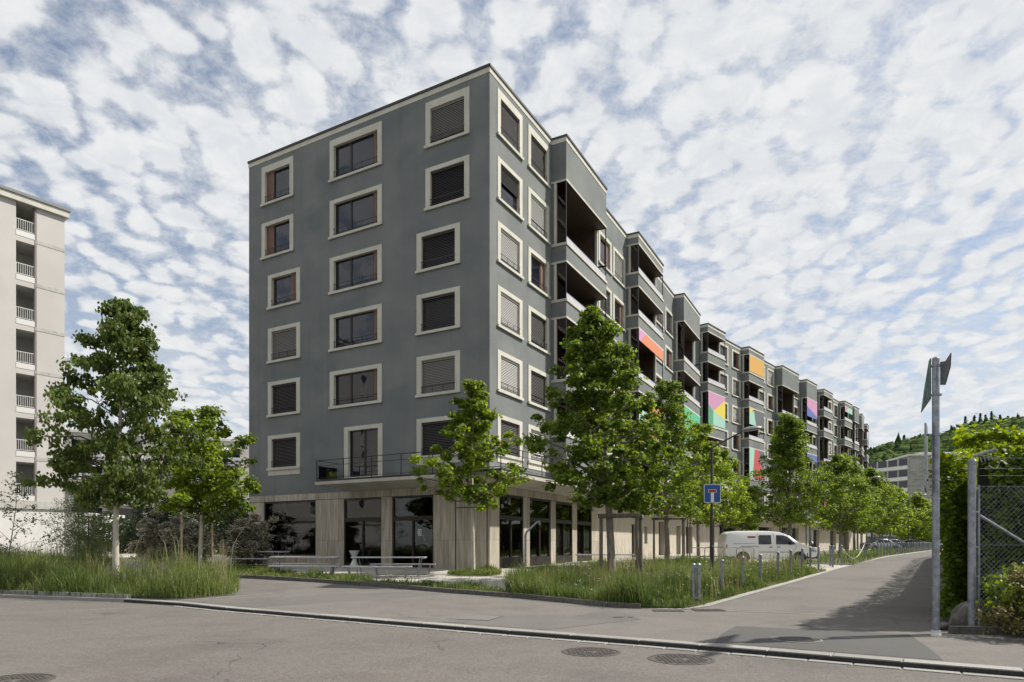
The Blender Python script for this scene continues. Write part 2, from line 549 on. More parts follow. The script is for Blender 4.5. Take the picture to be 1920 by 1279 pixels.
for nm, c in dict(pink=(0.50, 0.24, 0.40), orange=(0.58, 0.19, 0.09), amber=(0.58, 0.32, 0.07), green=(0.06, 0.36, 0.20), mint=(0.30, 0.52, 0.42),
                  dgreen=(0.07, 0.28, 0.16), yellow=(0.62, 0.50, 0.06), red=(0.46, 0.06, 0.07), dgrey=(0.10, 0.11, 0.12), blue=(0.08, 0.13, 0.36),
                  teal=(0.12, 0.42, 0.33)).items():
    M['s_' + nm] = pm('screen_' + nm, c, None, 1, 0.8)


def brickmat():
    m = bpy.data.materials.new('grey_brick')
    m.use_nodes = True
    nt = m.node_tree
    bs = nt.nodes['Principled BSDF']
    bs.inputs['Roughness'].default_value = 0.9
    tc = nt.nodes.new('ShaderNodeTexCoord')
    sp = nt.nodes.new('ShaderNodeSeparateXYZ')
    cb = nt.nodes.new('ShaderNodeCombineXYZ')
    ad = nt.nodes.new('ShaderNodeMath')
    nt.links.new(tc.outputs['Object'], sp.inputs[0])
    nt.links.new(sp.outputs[0], ad.inputs[0])
    nt.links.new(sp.outputs[1], ad.inputs[1])
    nt.links.new(ad.outputs[0], cb.inputs[0])
    nt.links.new(sp.outputs[2], cb.inputs[1])
    b = nt.nodes.new('ShaderNodeTexBrick')
    b.inputs['Scale'].default_value = 1.0
    b.inputs['Brick Width'].default_value = 1.3
    b.inputs['Row Height'].default_value = 0.55
    b.inputs['Mortar Size'].default_value = 0.05
    b.inputs['Color1'].default_value = (0.20, 0.185, 0.18, 1)
    b.inputs['Color2'].default_value = (0.34, 0.32, 0.31, 1)
    b.inputs['Mortar'].default_value = (0.40, 0.38, 0.37, 1)
    nt.links.new(cb.outputs[0], b.inputs['Vector'])
    nt.links.new(b.outputs['Color'], bs.inputs['Base Color'])
    return m


M['brick'] = brickmat()

# ------------------------------------------------------------------ ground, roads, kerbs
CUTS = (16, 30, 45, 82, 150)


def drape(poly, off, mat, name):
    bm = bmesh.new()
    bm.faces.new([bm.verts.new((x, y, 0)) for x, y in poly])
    for c in CUTS:
        bmesh.ops.bisect_plane(bm, geom=bm.verts[:] + bm.edges[:] + bm.faces[:], plane_co=(0, c, 0), plane_no=(0, 1, 0))
    for v in bm.verts:
        v.co.z = gz(v.co.y) + off
    bmesh.ops.triangulate(bm, faces=bm.faces[:])
    bm.normal_update()
    for f in bm.faces:
        if f.normal.z < 0:
            f.normal_flip()
    if off >= 0.03:
        r = bmesh.ops.extrude_edge_only(bm, edges=[e for e in bm.edges if e.is_boundary])
        for v in r['geom']:
            if isinstance(v, bmesh.types.BMVert):
                v.co.z -= off + .05
    me = bpy.data.meshes.new(name)
    bm.to_mesh(me)
    bm.free()
    me.materials.append(mat)
    return me


KL = [(-60, 30), (-30, 22.6), (-14.22, 19.0), (-10.2, 17.9), (-8.4, 17.1), (-6.73, 16.06), (-4.09, 14.38), (-1.62, 12.82), (0.0, 11.8), (2.02, 10.6), (3.64, 9.58),
      (5.02, 8.67), (6.08, 8.01), (30, -7.3)]
IK = [(4.66, 16.38), (4.12, 15.81), (3.05, 15.95), (2.32, 16.27), (1.38, 17.2), (0.0, 18.45), (-1.71, 19.63), (-4.08, 21.5), (-6.64, 23.33), (-9.48, 24.97), (-12.34, 26.02), (-20, 31.5), (-60, 55)]
RL = [(97, 148), (55.77, 89.4), (28.8, 51.35), (16.86, 33.85), (12.1, 26.9), (9.6, 23.3), (6.13, 18.46)]
RR = [(30, -7.3), (30, 9.4), (8.2, 11.3), (8.5, 12.9), (13.5, 19.3), (27.5, 41.5), (100, 146)]
put('ground', drape([(-3000, -300), (3000, -300), (3000, 3500), (-3000, 3500)], -0.12, M['meadow'], 'ground'), kind='structure')
put('street', drape([(-60, -60)] + KL[:] + [(30, -60)], -0.06, M['asphalt'], 'street'), kind='structure')
PA = drape(KL + RR[1:] + RL + IK, 0.0, M['asphalt2'], 'side_road')
put('side_road', PA, kind='structure')
put('forecourt', drape(list(reversed(IK)) + list(reversed(RL)) + [(97, 330), (-60, 330)], 0.0, M['gravel'], 'forecourt'), kind='structure')
BED_MAIN = [(0.2, 18.5), (1.5, 17.3), (2.4, 16.4), (3.1, 16.08), (4.1, 15.95), (4.55, 16.5), (6.0, 18.55), (9.45, 23.4), (11.9, 26.9), (13.6, 29.2), (12.2, 31), (8.6, 34.2), (6.4, 33.0), (3.2, 28.2), (2.0, 25.2), (0.9, 22.3), (0.1, 20.2)]
BED_STRIP = [(-12.3, 26.15), (-9.5, 25.1), (-6.6, 23.45), (-4.0, 21.65), (-1.7, 19.75), (-0.3, 18.75), (0.0, 19.6), (-1.2, 21.0), (-3.2, 22.4), (-6, 24.3), (-8.6, 26.6), (-11.0, 30.5), (-15.6, 32)]
BED_LEFT = [(-60, 30.3), (-30, 22.9), (-14.22, 19.3), (-10.3, 18.15), (-8.9, 18.2), (-8.1, 19.2), (-9.0, 21.5), (-10.6, 23.8), (-13, 26.0), (-16, 28.6), (-30, 37), (-60, 54)]
BED_FAR = [(17.4, 34.4), (28.6, 51.6), (55.3, 89.4), (95, 148), (92, 150), (52, 91), (25.6, 53.5), (15.9, 39), (15.8, 36)]
BED_RIGHT = [(8.2, 11.45), (30, 9.6), (60, 60), (100, 145), (27.7, 41.6), (13.7, 19.3), (8.7, 12.9)]
for nm, p, o in (('planting_bed', BED_MAIN, 0.05), ('grass_strip', BED_STRIP, 0.05), ('meadow', BED_LEFT, 0.07), ('verge', BED_FAR, 0.03), ('hedge_bed', BED_RIGHT, 0.03)):
    put(nm, drape(p, o, M['soil'], nm), kind='structure')
# patches and seams, each a thin sheet above the one below
put('asphalt_patch', drape([(4.14, 12.48), (6.65, 11.29), (6.1, 9.9), (5.6, 8.75), (3.11, 10.35), (3.5, 11.3)], 0.004, M['patch'], 'asphalt_patch'), kind='structure')
put('asphalt_patch', drape([(25.5, 44.5), (30.5, 44.5), (31, 46.5), (26.5, 46.5)], 0.004, M['patch'], 'asphalt_patch'), kind='structure')
put('asphalt_repair', drape([(-8.4, 17.45), (-4.3, 15.0), (0.6, 11.9), (2.6, 13.6), (2.4, 16.0), (0.0, 18.2), (-3.0, 20.1)], 0.004,
                            pm('older_asphalt', (0.135, 0.128, 0.118), (0.180, 0.170, 0.156), 60, 0.9, 0.5, 90, c3=(0.125, 0.118, 0.110), scale3=0.4, grain=.3, cracks=.6), 'asphalt_repair'), kind='structure')
M['seam'] = pm('joint_strip', (0.30, 0.285, 0.26), (0.24, 0.225, 0.205), 20, 0.9)


def strip(pts, w, off, mat, name):
    L, Rr = [], []
    for i, (x, y) in enumerate(pts):
        a = pts[max(i - 1, 0)]
        b = pts[min(i + 1, len(pts) - 1)]
        dx, dy = b[0] - a[0], b[1] - a[1]
        l = math.hypot(dx, dy)
        nx, ny = -dy / l * w / 2, dx / l * w / 2
        L.append((x + nx, y + ny))
        Rr.append((x - nx, y - ny))
    return drape(L + Rr[::-1], off, mat, name)


put('joint_line', strip([(-16.5, 12.4), (-12, 14.8), (-8.9, 17.0)], 0.05, -0.056, M['seam'], 'joint_line'), kind='structure')
put('joint_line', strip([(4.5, 15.5), (6.23, 14.75), (8.8, 13.75)], 0.06, 0.008, M['seam'], 'joint_line'), kind='structure')
put('joint_line', strip([(-8.7, 17.6), (-7.7, 18.6), (-6.9, 19.4)], 0.10, 0.008, M['seam'], 'joint_line'), kind='structure')
put('road_edge_strip', strip([(4.0, 15.75), (4.75, 16.42), (6.2, 18.46), (9.68, 23.3), (12.2, 26.9), (14.6, 30.4), (16.95, 33.85), (28.9, 51.35), (55.9, 89.4)], 0.13, 0.012, M['seam'], 'road_edge_strip'), kind='structure')


def pieces(root, pts, step, wid, z0, z1, mat, name, gap=0.012, side=0.0, jitter=0.006):
    """a run of separate stones along a polyline, every stone an object"""
    cache = {}
    acc = []
    for a, b in zip(pts, pts[1:]):
        l = math.hypot(b[0] - a[0], b[1] - a[1])
        n = max(1, round(l / step))
        for i in range(n):
            acc.append((a, b, l, n, i))
    for (a, b, l, n, i) in acc:
        L = l / n
        t = (i + .5) / n
        x, y = a[0] + (b[0] - a[0]) * t, a[1] + (b[1] - a[1]) * t
        ang = math.atan2(b[1] - a[1], b[0] - a[0])
        x += -math.sin(ang) * side
        y += math.cos(ang) * side
        key = round(L, 2)
        if key not in cache:
            mb = MB()
            h = L / 2 - gap / 2
            c = 0.012
            mb.box(-h, h, -wid / 2, wid / 2, z0, z1 - c)
            mb.prism([(-h, z1 - c), (h, z1 - c), (h - c, z1), (-h + c, z1)], -wid / 2 + c * .4, wid / 2 - c * .4)
            cache[key] = mb.mesh(name, mat)
        slope = math.atan2(gz(y + .3) - gz(y - .3), .6) * math.sin(ang)
        mtx = Matrix.Translation((x, y, gz(y) + R.uniform(-jitter, jitter))) @ Matrix.Rotation(ang, 4, 'Z') @ Matrix.Rotation(-slope, 4, 'Y')
        put(name, cache[key], root, mtx)


kerb_line = thing('kerb', (0, 11.8, 0), None, None, kind='structure')
pieces(kerb_line, [(-24, 21.3)] + KL[2:5] + KL[4:13] + [(12, 4.2)], 1.0, 0.26, -0.12, 0.018, M['granite'], 'kerb_stone', side=0.045, jitter=0.002)
gutter = thing('gutter', (0, 11.6, 0), None, None, kind='structure')
pieces(gutter, KL[4:13] + [(10, 5.5)], 0.5, 0.17, -0.15, -0.050, M['granite'], 'gutter_sett', side=-0.20, jitter=0.002)
M['bitumen_shade'] = pm('kerb_shade_bitumen', (0.022, 0.021, 0.02), (0.04, 0.038, 0.036), 20, 0.9)  # near black: bitumen with the kerb face's shade put into the colour


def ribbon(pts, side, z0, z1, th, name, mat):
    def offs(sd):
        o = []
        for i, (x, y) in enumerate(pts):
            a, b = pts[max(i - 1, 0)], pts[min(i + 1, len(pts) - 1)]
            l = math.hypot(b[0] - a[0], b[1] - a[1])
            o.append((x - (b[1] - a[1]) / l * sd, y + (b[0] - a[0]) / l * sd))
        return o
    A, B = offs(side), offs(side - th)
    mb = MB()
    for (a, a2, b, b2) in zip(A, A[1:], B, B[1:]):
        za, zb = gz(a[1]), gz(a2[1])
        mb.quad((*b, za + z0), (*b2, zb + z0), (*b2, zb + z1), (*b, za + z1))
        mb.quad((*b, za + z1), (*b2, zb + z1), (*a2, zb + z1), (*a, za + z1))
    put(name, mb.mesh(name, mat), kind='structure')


ribbon(KL[3:13] + [(12, 4.2)], -0.086, -0.08, 0.006, 0.022, 'kerb_shade_bitumen', M['bitumen_shade'])  # upright strip before the kerb front, painting its shade along with the bitumen
island_kerb = thing('island_kerb', (0, 18.6, 0.1), None, None, kind='structure')
pieces(island_kerb, IK[2:11], 1.0, 0.15, -0.15, 0.12, M['kerbdark'], 'kerb_stone', side=0.0)
left_kerb = thing('island_kerb', (-12, 18.6, 0.1), None, None, kind='structure')
pieces(left_kerb, [(-30, 22.75), (-14.22, 19.15), (-10.25, 18.0)], 1.0, 0.15, -0.15, 0.12, M['granite'], 'kerb_stone', side=0.05)

# ------------------------------------------------------------------ street covers
def manhole(loc, label, r=0.38, rim=None):
    t = thing('manhole_cover', loc, label, 'manhole cover', 'round iron manhole covers')
    mb = MB()
    mb.lathe((0, 0, 0), [(r + .05, -.03), (r + .05, .004), (r + .008, .006), (r + .008, -.03)], 40)
    sub('frame', mb.mesh('frame', rim or M['iron']), t)
    mb = MB()
    mb.lathe((0, 0, 0), [(r, -.03), (r, .001)], 40)
    st = 0.062
    n = int(r / st)
    for i in range(-n, n + 1):
        for j in range(-n, n + 1):
            x, y = i * st, j * st
            if 0.09 < math.hypot(x, y) < r - 0.04:
                mb.box(x - .021, x + .021, y - .021, y + .021, .001, .008)
    mb.lathe((0, 0, 0), [(.07, 0), (.065, .008), (.02, .008), (.015, .002)], 16)
    sub('lid', mb.mesh('lid', M['iron']), t)
    return t


manhole((1.15, 9.83, -0.058), 'round iron manhole cover in the street, left of the two beside the kerb')
manhole((2.31, 9.21, -0.058), 'round iron manhole cover in the street, right of the two beside the kerb', 0.40)
manhole((-5.75, 7.75, -0.058), 'round iron manhole cover at the bottom left corner of the street')
manhole((4.49, 10.66, 0.009), 'round manhole cover with concrete rim set in the dark asphalt patch', 0.34, M['rimstone'])


def smallcover():
    t = thing('valve_cover', (2.21, 13.95, 0.005), 'small round valve cap alone in the pavement asphalt', 'valve cover')
    mb = MB(); mb.lathe((0, 0, 0), [(.12, -.02), (.12, .006), (.105, .008)], 20); sub('frame', mb.mesh('frame', M['iron']), t)
    mb = MB(); mb.box(.17, .29, -.05, .05, -.01, .006); sub('cap', mb.mesh('cap', M['iron']), t)


smallcover()


def drain(loc, rz, label):
    t = thing('drain_grate', loc, label, 'drain', rz=rz)
    mb = MB()
    mb.box(-.30, .30, .17, .21, -.03, .006); mb.box(-.30, .30, -.21, -.17, -.03, .006)
    mb.box(-.34, -.30, -.21, .21, -.03, .006); mb.box(.30, .34, -.21, .21, -.03, .006)
    sub('frame', mb.mesh('frame', M['iron']), t)
    mb = MB(); mb.box(-.30, .30, -.17, .17, -.03, -.01); sub('pit', mb.mesh('pit', M['tyre']), t)
    mbb = MB(); mbb.box(-.02, .02, -.17, .17, -.02, .004)
    me = mbb.mesh('bar', M['iron'])
    for i in range(8):
        o = sub('bar', me, t); o.location = (-.26 + i * .074, 0, 0)


drain((4.50, 15.45, .012), 0.0, 'black slotted drain grate in front of the double steel post')
drain((3.55, 15.35, .006), -0.1, 'flat iron grate at the end of the dark kerb, left of the slotted drain')


M['coverstone'] = pm('cover_concrete', (0.13, 0.124, 0.115), (0.17, 0.162, 0.15), 40, 0.9)


def slabcover(loc, rz, label):
    t = thing('slab_cover', loc, label, 'access cover', 'rectangular grey access covers', rz)
    mb = MB()
    for s in (-1, 1):
        mb.box(s * .45 - .44, s * .45 + .44, -.40, .40, -.02, .006)
    sub('lid', mb.mesh('lid', M['coverstone']), t)
    mb = MB(); mb.box(-.92, .92, -.44, .44, -.02, .003); sub('frame', mb.mesh('frame', M['iron']), t)


slabcover((-1.18, 14.05, .006), -0.35, 'pair of grey access lids in an iron frame, nearer the street kerb')
slabcover((-3.0, 17.4, .006), -0.35, 'pair of grey access lids in the tree shadow, nearer the benches')

# ------------------------------------------------------------------ the grey apartment building
TH = math.atan(.56)
C, S = math.cos(TH), math.sin(TH)
P0 = (-1.0, 30.12)


class Seg:
    """facade frame: x along the wall, -y outwards, z up"""
    def __init__(s, o, d):
        l = math.hypot(*d)
        s.o, s.d = o, (d[0] / l, d[1] / l)
        s.mat = Matrix(((s.d[0], -s.d[1], 0, o[0]), (s.d[1], s.d[0], 0, o[1]), (0, 0, 1, 0), (0, 0, 0, 1)))

    def at(s, x, z=0, y=0):
        return s.mat @ Matrix.Translation((x, y, z))

    def pt(s, x, p=0):
        return (s.o[0] + s.d[0] * x + s.d[1] * p, s.o[1] + s.d[1] * x - s.d[0] * p)


SL = Seg(P0, (C, -S))
S0 = Seg(P0, (.556, 1))
S1 = Seg(S0.pt(6.3), (.532, 1))
S2 = Seg(S1.pt(33.5), (.87, 1))
S3 = Seg(S2.pt(55.4), (.62, 1))
ZT = 22.62
bld = thing('apartment_building', (P0[0], P0[1], .4), 'long grey rendered apartment block with cream window surrounds and stone ground floor', 'apartment building')


def wall_holes(mb, x0, x1, z0, z1, holes, depth=0.3, y=0.0):
    xs = sorted({x0, x1, *[h[0] for h in holes], *[h[1] for h in holes]})
    zs = sorted({z0, z1, *[h[2] for h in holes], *[h[3] for h in holes]})
    xs = [x for x in xs if x0 <= x <= x1]
    zs = [z for z in zs if z0 <= z <= z1]
    for a, b in zip(xs, xs[1:]):
        for c, d in zip(zs, zs[1:]):
            mx, mz = (a + b) / 2, (c + d) / 2
            if any(h[0] < mx < h[1] and h[2] < mz < h[3] for h in holes):
                continue
            mb.quad((a, y, c), (b, y, c), (b, y, d), (a, y, d))
    for (a, b, c, d) in holes:
        e = y + depth
        mb.quad((a, y, c), (a, e, c), (a, e, d), (a, y, d))
        mb.quad((b, y, c), (b, y, d), (b, e, d), (b, e, c))
        mb.quad((a, y, c), (b, y, c), (b, e, c), (a, e, c))
        mb.quad((a, y, d), (a, e, d), (b, e, d), (b, y, d))


_cache = {}


def cached(key, fn):
    if key not in _cache:
        _cache[key] = fn()
    return _cache[key]


def window(seg, x0, x1, z0, z1, typ, top=0.20, side=0.28, bot=0.12, rail=True, lower=0.0, parent=None):
    """one window: cream surround (part) > pane, sash, shutter, blind, railing (sub-parts)"""
    parent = parent or bld
    w, h = round(x1 - x0, 2), round(z1 - z0, 2)
    key = (w, h, top, side, bot, lower)

    def mk():
        mb = MB()
        mb.box(0, side, -.03, .19, 0, h)
        mb.box(w - side, w, -.03, .19, 0, h)
        mb.box(side, w - side, -.03, .19, h - top, h)
        mb.box(side, w - side, -.03, .19, 0, bot)
        mb.box(-.04, w + .04, -.10, -.031, -.03, bot - .03)
        if lower:
            mb.box(0, w, -.028, .01, -lower, -.031)
        return mb.mesh('window', M['trim'])
    o = put('window', cached(('surround',) + key, mk), parent, seg.at(x0, z0))
    ix0, ix1, iz0, iz1 = side, w - side, bot, h - top
    iw = ix1 - ix0
    f = .055

    def ring(mb, a, b, c, d, y0, y1, t=f):
        mb.box(a, a + t, y0, y1, c, d)
        mb.box(b - t, b, y0, y1, c, d)
        mb.box(a + t, b - t, y0, y1, c, c + t)
        mb.box(a + t, b - t, y0, y1, d - t, d)
    panes, shutter, wood, sash = [], None, M['wood'], []
    if typ == 'two':
        k = ix0 + iw * .36
        e = ix1 - iw * .11
        sash = [(ix0, k), (k, e)]
        panes = [(ix0 + f, k - f), (k + f, e - f)]
        shutter = (e, ix1)
    elif typ == 'shutL':
        k = ix0 + iw * .30
        sash = [(k, ix1)]
        panes = [(k + f, ix1 - f)]
        shutter = (ix0, k)
    elif typ == 'shutR':
        k = ix0 + iw * .74
        sash = [(ix0, k)]
        panes = [(ix0 + f, k - f)]
        shutter = (k, ix1)
    elif typ == 'door':
        k = ix0 + iw * .5
        sash = [(ix0, k), (k, ix1)]
        panes = [(ix0 + f, k - f), (k + f, ix1 - f)]
    else:
        sash = [(ix0, ix1)]
        panes = [(ix0 + f, ix1 - f)]
    kk = (w, h, typ, top, bot, side)

    def mks():
        mb = MB()
        for a, b in sash:
            ring(mb, a, b, iz0, iz1, .13, .19)
        return mb.mesh('sash', M['bronze'] if typ in ('two', 'door', 'shutL') else M['wood'])
    sub('sash', cached(('sash',) + kk, mks), o)
    for i, (a, b) in enumerate(panes):
        def mkp():
            mb = MB()
            mb.box(a, b, .16, .172, iz0 + f, iz1 - f)
            return mb.mesh('pane', M['glass'])
        sub('pane', cached(('pane', i) + kk, mkp), o)
    if shutter:
        def mkh():
            mb = MB()
            a, b = shutter
            mb.box(a, b, .10, .125, iz0, iz1)
            mb.box((a + b) / 2 - .01, (a + b) / 2 + .01, .09, .10, iz0 + .02, iz1 - .02)
            return mb.mesh('shutter', M['wood'])
        sub('shutter', cached(('shut',) + kk, mkh), o)
    if typ in ('dark', 'grey', 'light', 'half'):
        mt = {'dark': 'slat_dark', 'grey': 'slat_grey', 'light': 'slat_light', 'half': 'slat_dark'}[typ]

        def mkb():
            mb = MB()
            zz = iz1
            lo = iz0 + .02 if typ != 'half' else iz0 + (iz1 - iz0) * .55
            st = .075
            mb.box(ix0, ix1, .035, .115, iz1 - .10, iz1)
            z = iz1 - .12
            while z > lo:
                mb.quad((ix0 + .01, .085, z), (ix1 - .01, .085, z), (ix1 - .01, .060 if typ == 'dark' else .052, z - st * (.72 if typ in ('dark', 'half') else 1.0)),
                        (ix0 + .01, .060 if typ == 'dark' else .052, z - st * (.72 if typ in ('dark', 'half') else 1.0)))
                z -= st
            mb.box(ix0 + .01, ix1 - .01, .06, .085, lo - .02, lo)
            return mb.mesh('blind', M[mt])
        sub('blind', cached(('blind',) + kk, mkb), o)
    if rail:
        def mkr():
            mb = MB()
            for z in (.07, .33):
                mb.box(ix0 - .02, ix1 + .02, -.045, -.031, iz0 + z - .012, iz0 + z + .012)
            n = 3
            for i in range(n + 1):
                x = ix0 + .05 + (iw - .1) * i / n
                mb.box(x - .01, x + .01, -.044, -.032, iz0 + .082, iz0 + .318)
            return mb.mesh('railing', M['rail'])
        sub('railing', cached(('rail',) + kk, mkr), o)
    return (x0 + .02, x1 - .02, z0 + .02, z1 - .02)


LV = [(20.20, 22.33), (17.26, 19.23), (14.42, 16.28), (11.47, 13.36), (8.52, 10.42), (5.60, 7.48)]
hl, h0 = [], []
c1t = ['shutL', 'shutL', 'shutR', 'grey', 'dark', 'dark']
c3t = ['grey', 'dark', 'dark', 'dark', 'grey', 'dark']
for i, (a, b) in enumerate(LV):
    tp = .34 if i == 0 else .2
    lo = .31 if i == 5 else 0
    x = (-14.70, -12.25) if i < 2 else (-14.2, -11.75)
    hl.append(window(SL, x[0], x[1], a, b, c1t[i], tp, lower=lo))
    x = (-3.52, -1.06) if i < 2 else (-4.04, -1.57)
    hl.append(window(SL, x[0], x[1], a, b, c3t[i], tp, lower=lo))
    if i < 5:
        hl.append(window(SL, -9.62, -6.17, a, b, 'two', tp))
    else:
        hl.append(window(SL, -8.64, -6.13, 4.88, b, 'door', tp, bot=.05, rail=False))
r1 = ['dark', 'half', 'light', 'light', 'light', 'dark']
r2 = ['dark', 'light', 'shutR', 'dark', 'dark', 'light']
for i, (a, b) in enumerate(LV):
    tp = .34 if i == 0 else .2
    h0.append(window(S0, .68, 3.06, a, b, r1[i], tp, lower=.31 if i == 5 else 0))
    h0.append(window(S0, 3.68, 6.03, a, b, r2[i], tp, lower=.31 if i == 5 else 0))

GZ = 4.22
mb = MB(); wall_holes(mb, -15.75, 0, GZ, ZT, hl)
put('wall', mb.mesh('wall', M['render']), bld, SL.mat, label='blue grey gable wall in shade')
mb = MB(); wall_holes(mb, 0, 6.3, GZ, ZT, h0)
put('wall', mb.mesh('wall', M['render']), bld, S0.mat, label='sunlit grey wall at the corner')

# street side: windows between the bays
LVa = [(19.05, 21.1), (16.1, 18.0), (13.15, 15.05), (10.2, 12.1), (7.3, 9.2), (4.8, 6.9)]
LVb = [(20.3, 22.33), (17.4, 19.35), (14.5, 16.4), (11.63, 13.5), (8.76, 10.6), (5.75, 7.6)]
TY = ['shutR', 'dark', 'shutR', 'grey', 'shutR', 'dark', 'light', 'shutR', 'dark', 'shutR']
k = 0
h1, h2, h3 = [], [], []
for (x0, x1) in ((7.0, 9.38), (9.68, 12.1), (19.3, 21.6), (22.35, 24.75)):
    for (a, b) in LVa:
        h1.append(window(S1, x0, x1, a, b, TY[k % 10], side=.26)); k += 1
for (x0, x1) in ((5.1, 7.45), (8.4, 10.65), (15.6, 17.8), (18.5, 20.7), (27.3, 29.5), (34.7, 36.8), (41.9, 43.9), (44.7, 46.9)):
    for (a, b) in LVb:
        h2.append(window(S2, x0, x1, a, b, TY[(k * 3) % 10], side=.26)); k += 1
for (x0, x1) in ((1.0, 3.0), (10.5, 12.8)):
    for (a, b) in LVb[:5]:
        h3.append(window(S3, x0, x1, a, b, TY[(k * 3) % 10], side=.26)); k += 1

T_ = [(17.35, 20.55), (14.4, 16.3), (10.2, 13.38), (7.3, 9.2)]
B_ = [(20.25, 22.1), (17.35, 19.2), (13.1, 16.35), (8.72, 12.0), (5.6, 7.5)]
bays = [(S1, .05, 6.1, T_), (S1, 12.45, 18.65, B_), (S1, 25.2, 31.3, T_),
        (S2, .75, 4.75, B_), (S2, 10.9, 15.2, B_), (S2, 21.1, 26.9, T_), (S2, 30.0, 34.2, T_), (S2, 37.2, 41.3, B_), (S2, 47.3, 51.3, B_),
        (S2, 52.6, 55.2, T_), (S3, 4.2, 8.5, T_), (S3, 15.0, 19.0, B_)]


def wallspans(x0, x1, bs):
    out = []
    c = x0
    for a, b in bs:
        if a > c: out.append((c, a))
        c = b
    if x1 > c: out.append((c, x1))
    return out


for seg, L, hs in ((S1, 33.5, h1), (S2, 55.4, h2), (S3, 24, h3)):
    for a, b in wallspans(0, L, [(x0, x1) for s_, x0, x1, _ in bays if s_ is seg]):
        mb = MB()
        wall_holes(mb, a, b, GZ, ZT, [h for h in hs if a < h[0] < b])
        put('wall', mb.mesh('wall', M['render']), bld, seg.mat, label='grey street wall between the projecting bays')

# roof edge
def edge(seg, x0, x1, y, e0=0, e1=0):
    mb = MB(); mb.box(x0 - e0, x1 + e1, y - .02, y + .12, ZT, 22.86)
    put('cornice', mb.mesh('cornice', M['trim']), bld, seg.mat)
    mb = MB(); mb.box(x0 - e0 - .03, x1 + e1 + .03, y - .07, y + .16, 22.86, 22.97)
    put('roof_edge', mb.mesh('roof_edge', M['cap']), bld, seg.mat)


edge(SL, -15.77, 0, 0, 0, 0)
edge(S0, 0, 6.3, 0, 0.022, 0)
for seg, L in ((S1, 33.5), (S2, 55.4), (S3, 24)):
    for a, b in wallspans(0, L, [(x0, x1) for s_, x0, x1, _ in bays if s_ is seg]):
        edge(seg, a, b, 0)
# left end, back and roof
rp = [SL.pt(-15.74), S0.pt(0.01, -.01), S1.pt(0, -.01), S2.pt(0, -.01), S3.pt(0, -.01), S3.pt(24, -.01)]
bk = [S3.pt(24, -15.7), S3.pt(0, -15.7), S2.pt(0, -15.7), S1.pt(0, -15.75)]
mb = MB()
ring_ = rp + bk
mb.quad(*[(x, y, 22.75) for x, y in ring_])
put('roof', mb.mesh('roof', M['roof']), bld)
mb = MB()
pl = [rp[-1]] + bk + [rp[0]]
for (ax, ay), (bx, by) in zip(pl, pl[1:]):
    mb.quad((ax, ay, .2), (bx, by, .2), (bx, by, 22.76), (ax, ay, 22.76))
put('rear_wall', mb.mesh('rear_wall', M['render']), bld)


def screen_mesh(w, z0, z1, polys):
    """fabric screen: coloured fields cut from one sheet; polys in 0..1 coordinates"""
    mb = MB()
    mats = []
    for nm, pts in polys:
        if M['s_' + nm] not in mats: mats.append(M['s_' + nm])
        P = [(.05 + u * (w - .1), z0 + v * (z1 - z0)) for u, v in pts]
        mb.prism(P, -.885, -.872, mats.index(M['s_' + nm]))
    return mb.mesh('screen', mats)


SCR = {
    (1, 2): [(.76, 1.0, [('pink', [(0, 0), (.06, 0), (.24, 1), (0, 1)]), ('orange', [(.06, 0), (1, 0), (1, 1), (.24, 1)])])],
    (1, 3): [(.2, .9, [('mint', [(0, 0), (.4, 0), (.4, 1), (0, 1)]), ('orange', [(.4, 0), (1, 0), (1, 1), (.4, 1)])])],
    (2, 2): [(0.06, 1.0, [('green', [(0, .25), (1, .25), (1, 1), (0, 1)]), ('teal', [(0, 0), (1, 0), (1, .25), (0, .25)])])],
    (3, 2): [(.04, 1.0, [('pink', [(0, 1), (0, .62), (.28, .45), (1, .92), (1, 1)]), ('yellow', [(.28, .45), (1, .30), (1, .92)]), ('dgreen', [(0, 0), (.28, 0), (.28, .45), (0, .62)]),
                         ('mint', [(.28, 0), (1, 0), (1, .30), (.28, .45)])])],
    (4, 0): [(.05, 1.0, [('amber', [(0, 0), (1, 0), (1, 1), (0, 1)])])],
    (4, 2): [(.46, 1.0, [('yellow', [(0, .72), (.16, .80), (.32, 1), (0, 1)]), ('mint', [(0, 0), (.45, 0), (.30, .9), (.16, .80), (0, .72)]), ('dgrey', [(.45, 0), (1, 0), (1, 1), (.32, 1), (.30, .9)])])],
    (4, 3): [(.04, 1.0, [('mint', [(0, 0), (.22, 0), (.35, 1), (0, 1)]), ('red', [(.22, 0), (.92, 0), (.62, 1), (.35, 1)]), ('dgrey', [(.92, 0), (1, 0), (1, 1), (.62, 1)])])],
    (6, 0): [(.28, 1.0, [('pink', [(0, .55), (1, .15), (1, 1), (0, 1)]), ('blue', [(0, 0), (1, 0), (1, .15), (0, .55)])])],
    (6, 2): [(.72, 1.0, [('blue', [(0, 0), (1, 0), (1, 1), (0, 1)])])],
    (5, 2): [(.80, 1.0, [('red', [(0, 0), (1, 0), (1, 1), (0, 1)])])],
    (7, 4): [(.30, 1.0, [('red', [(0, 0), (1, 0), (1, 1), (0, 1)])])],
    (8, 0): [(.62, 1.0, [('pink', [(0, 0), (.2, 0), (.4, 1), (0, 1)]), ('mint', [(.2, 0), (1, 0), (1, 1), (.4, 1)])])],
}
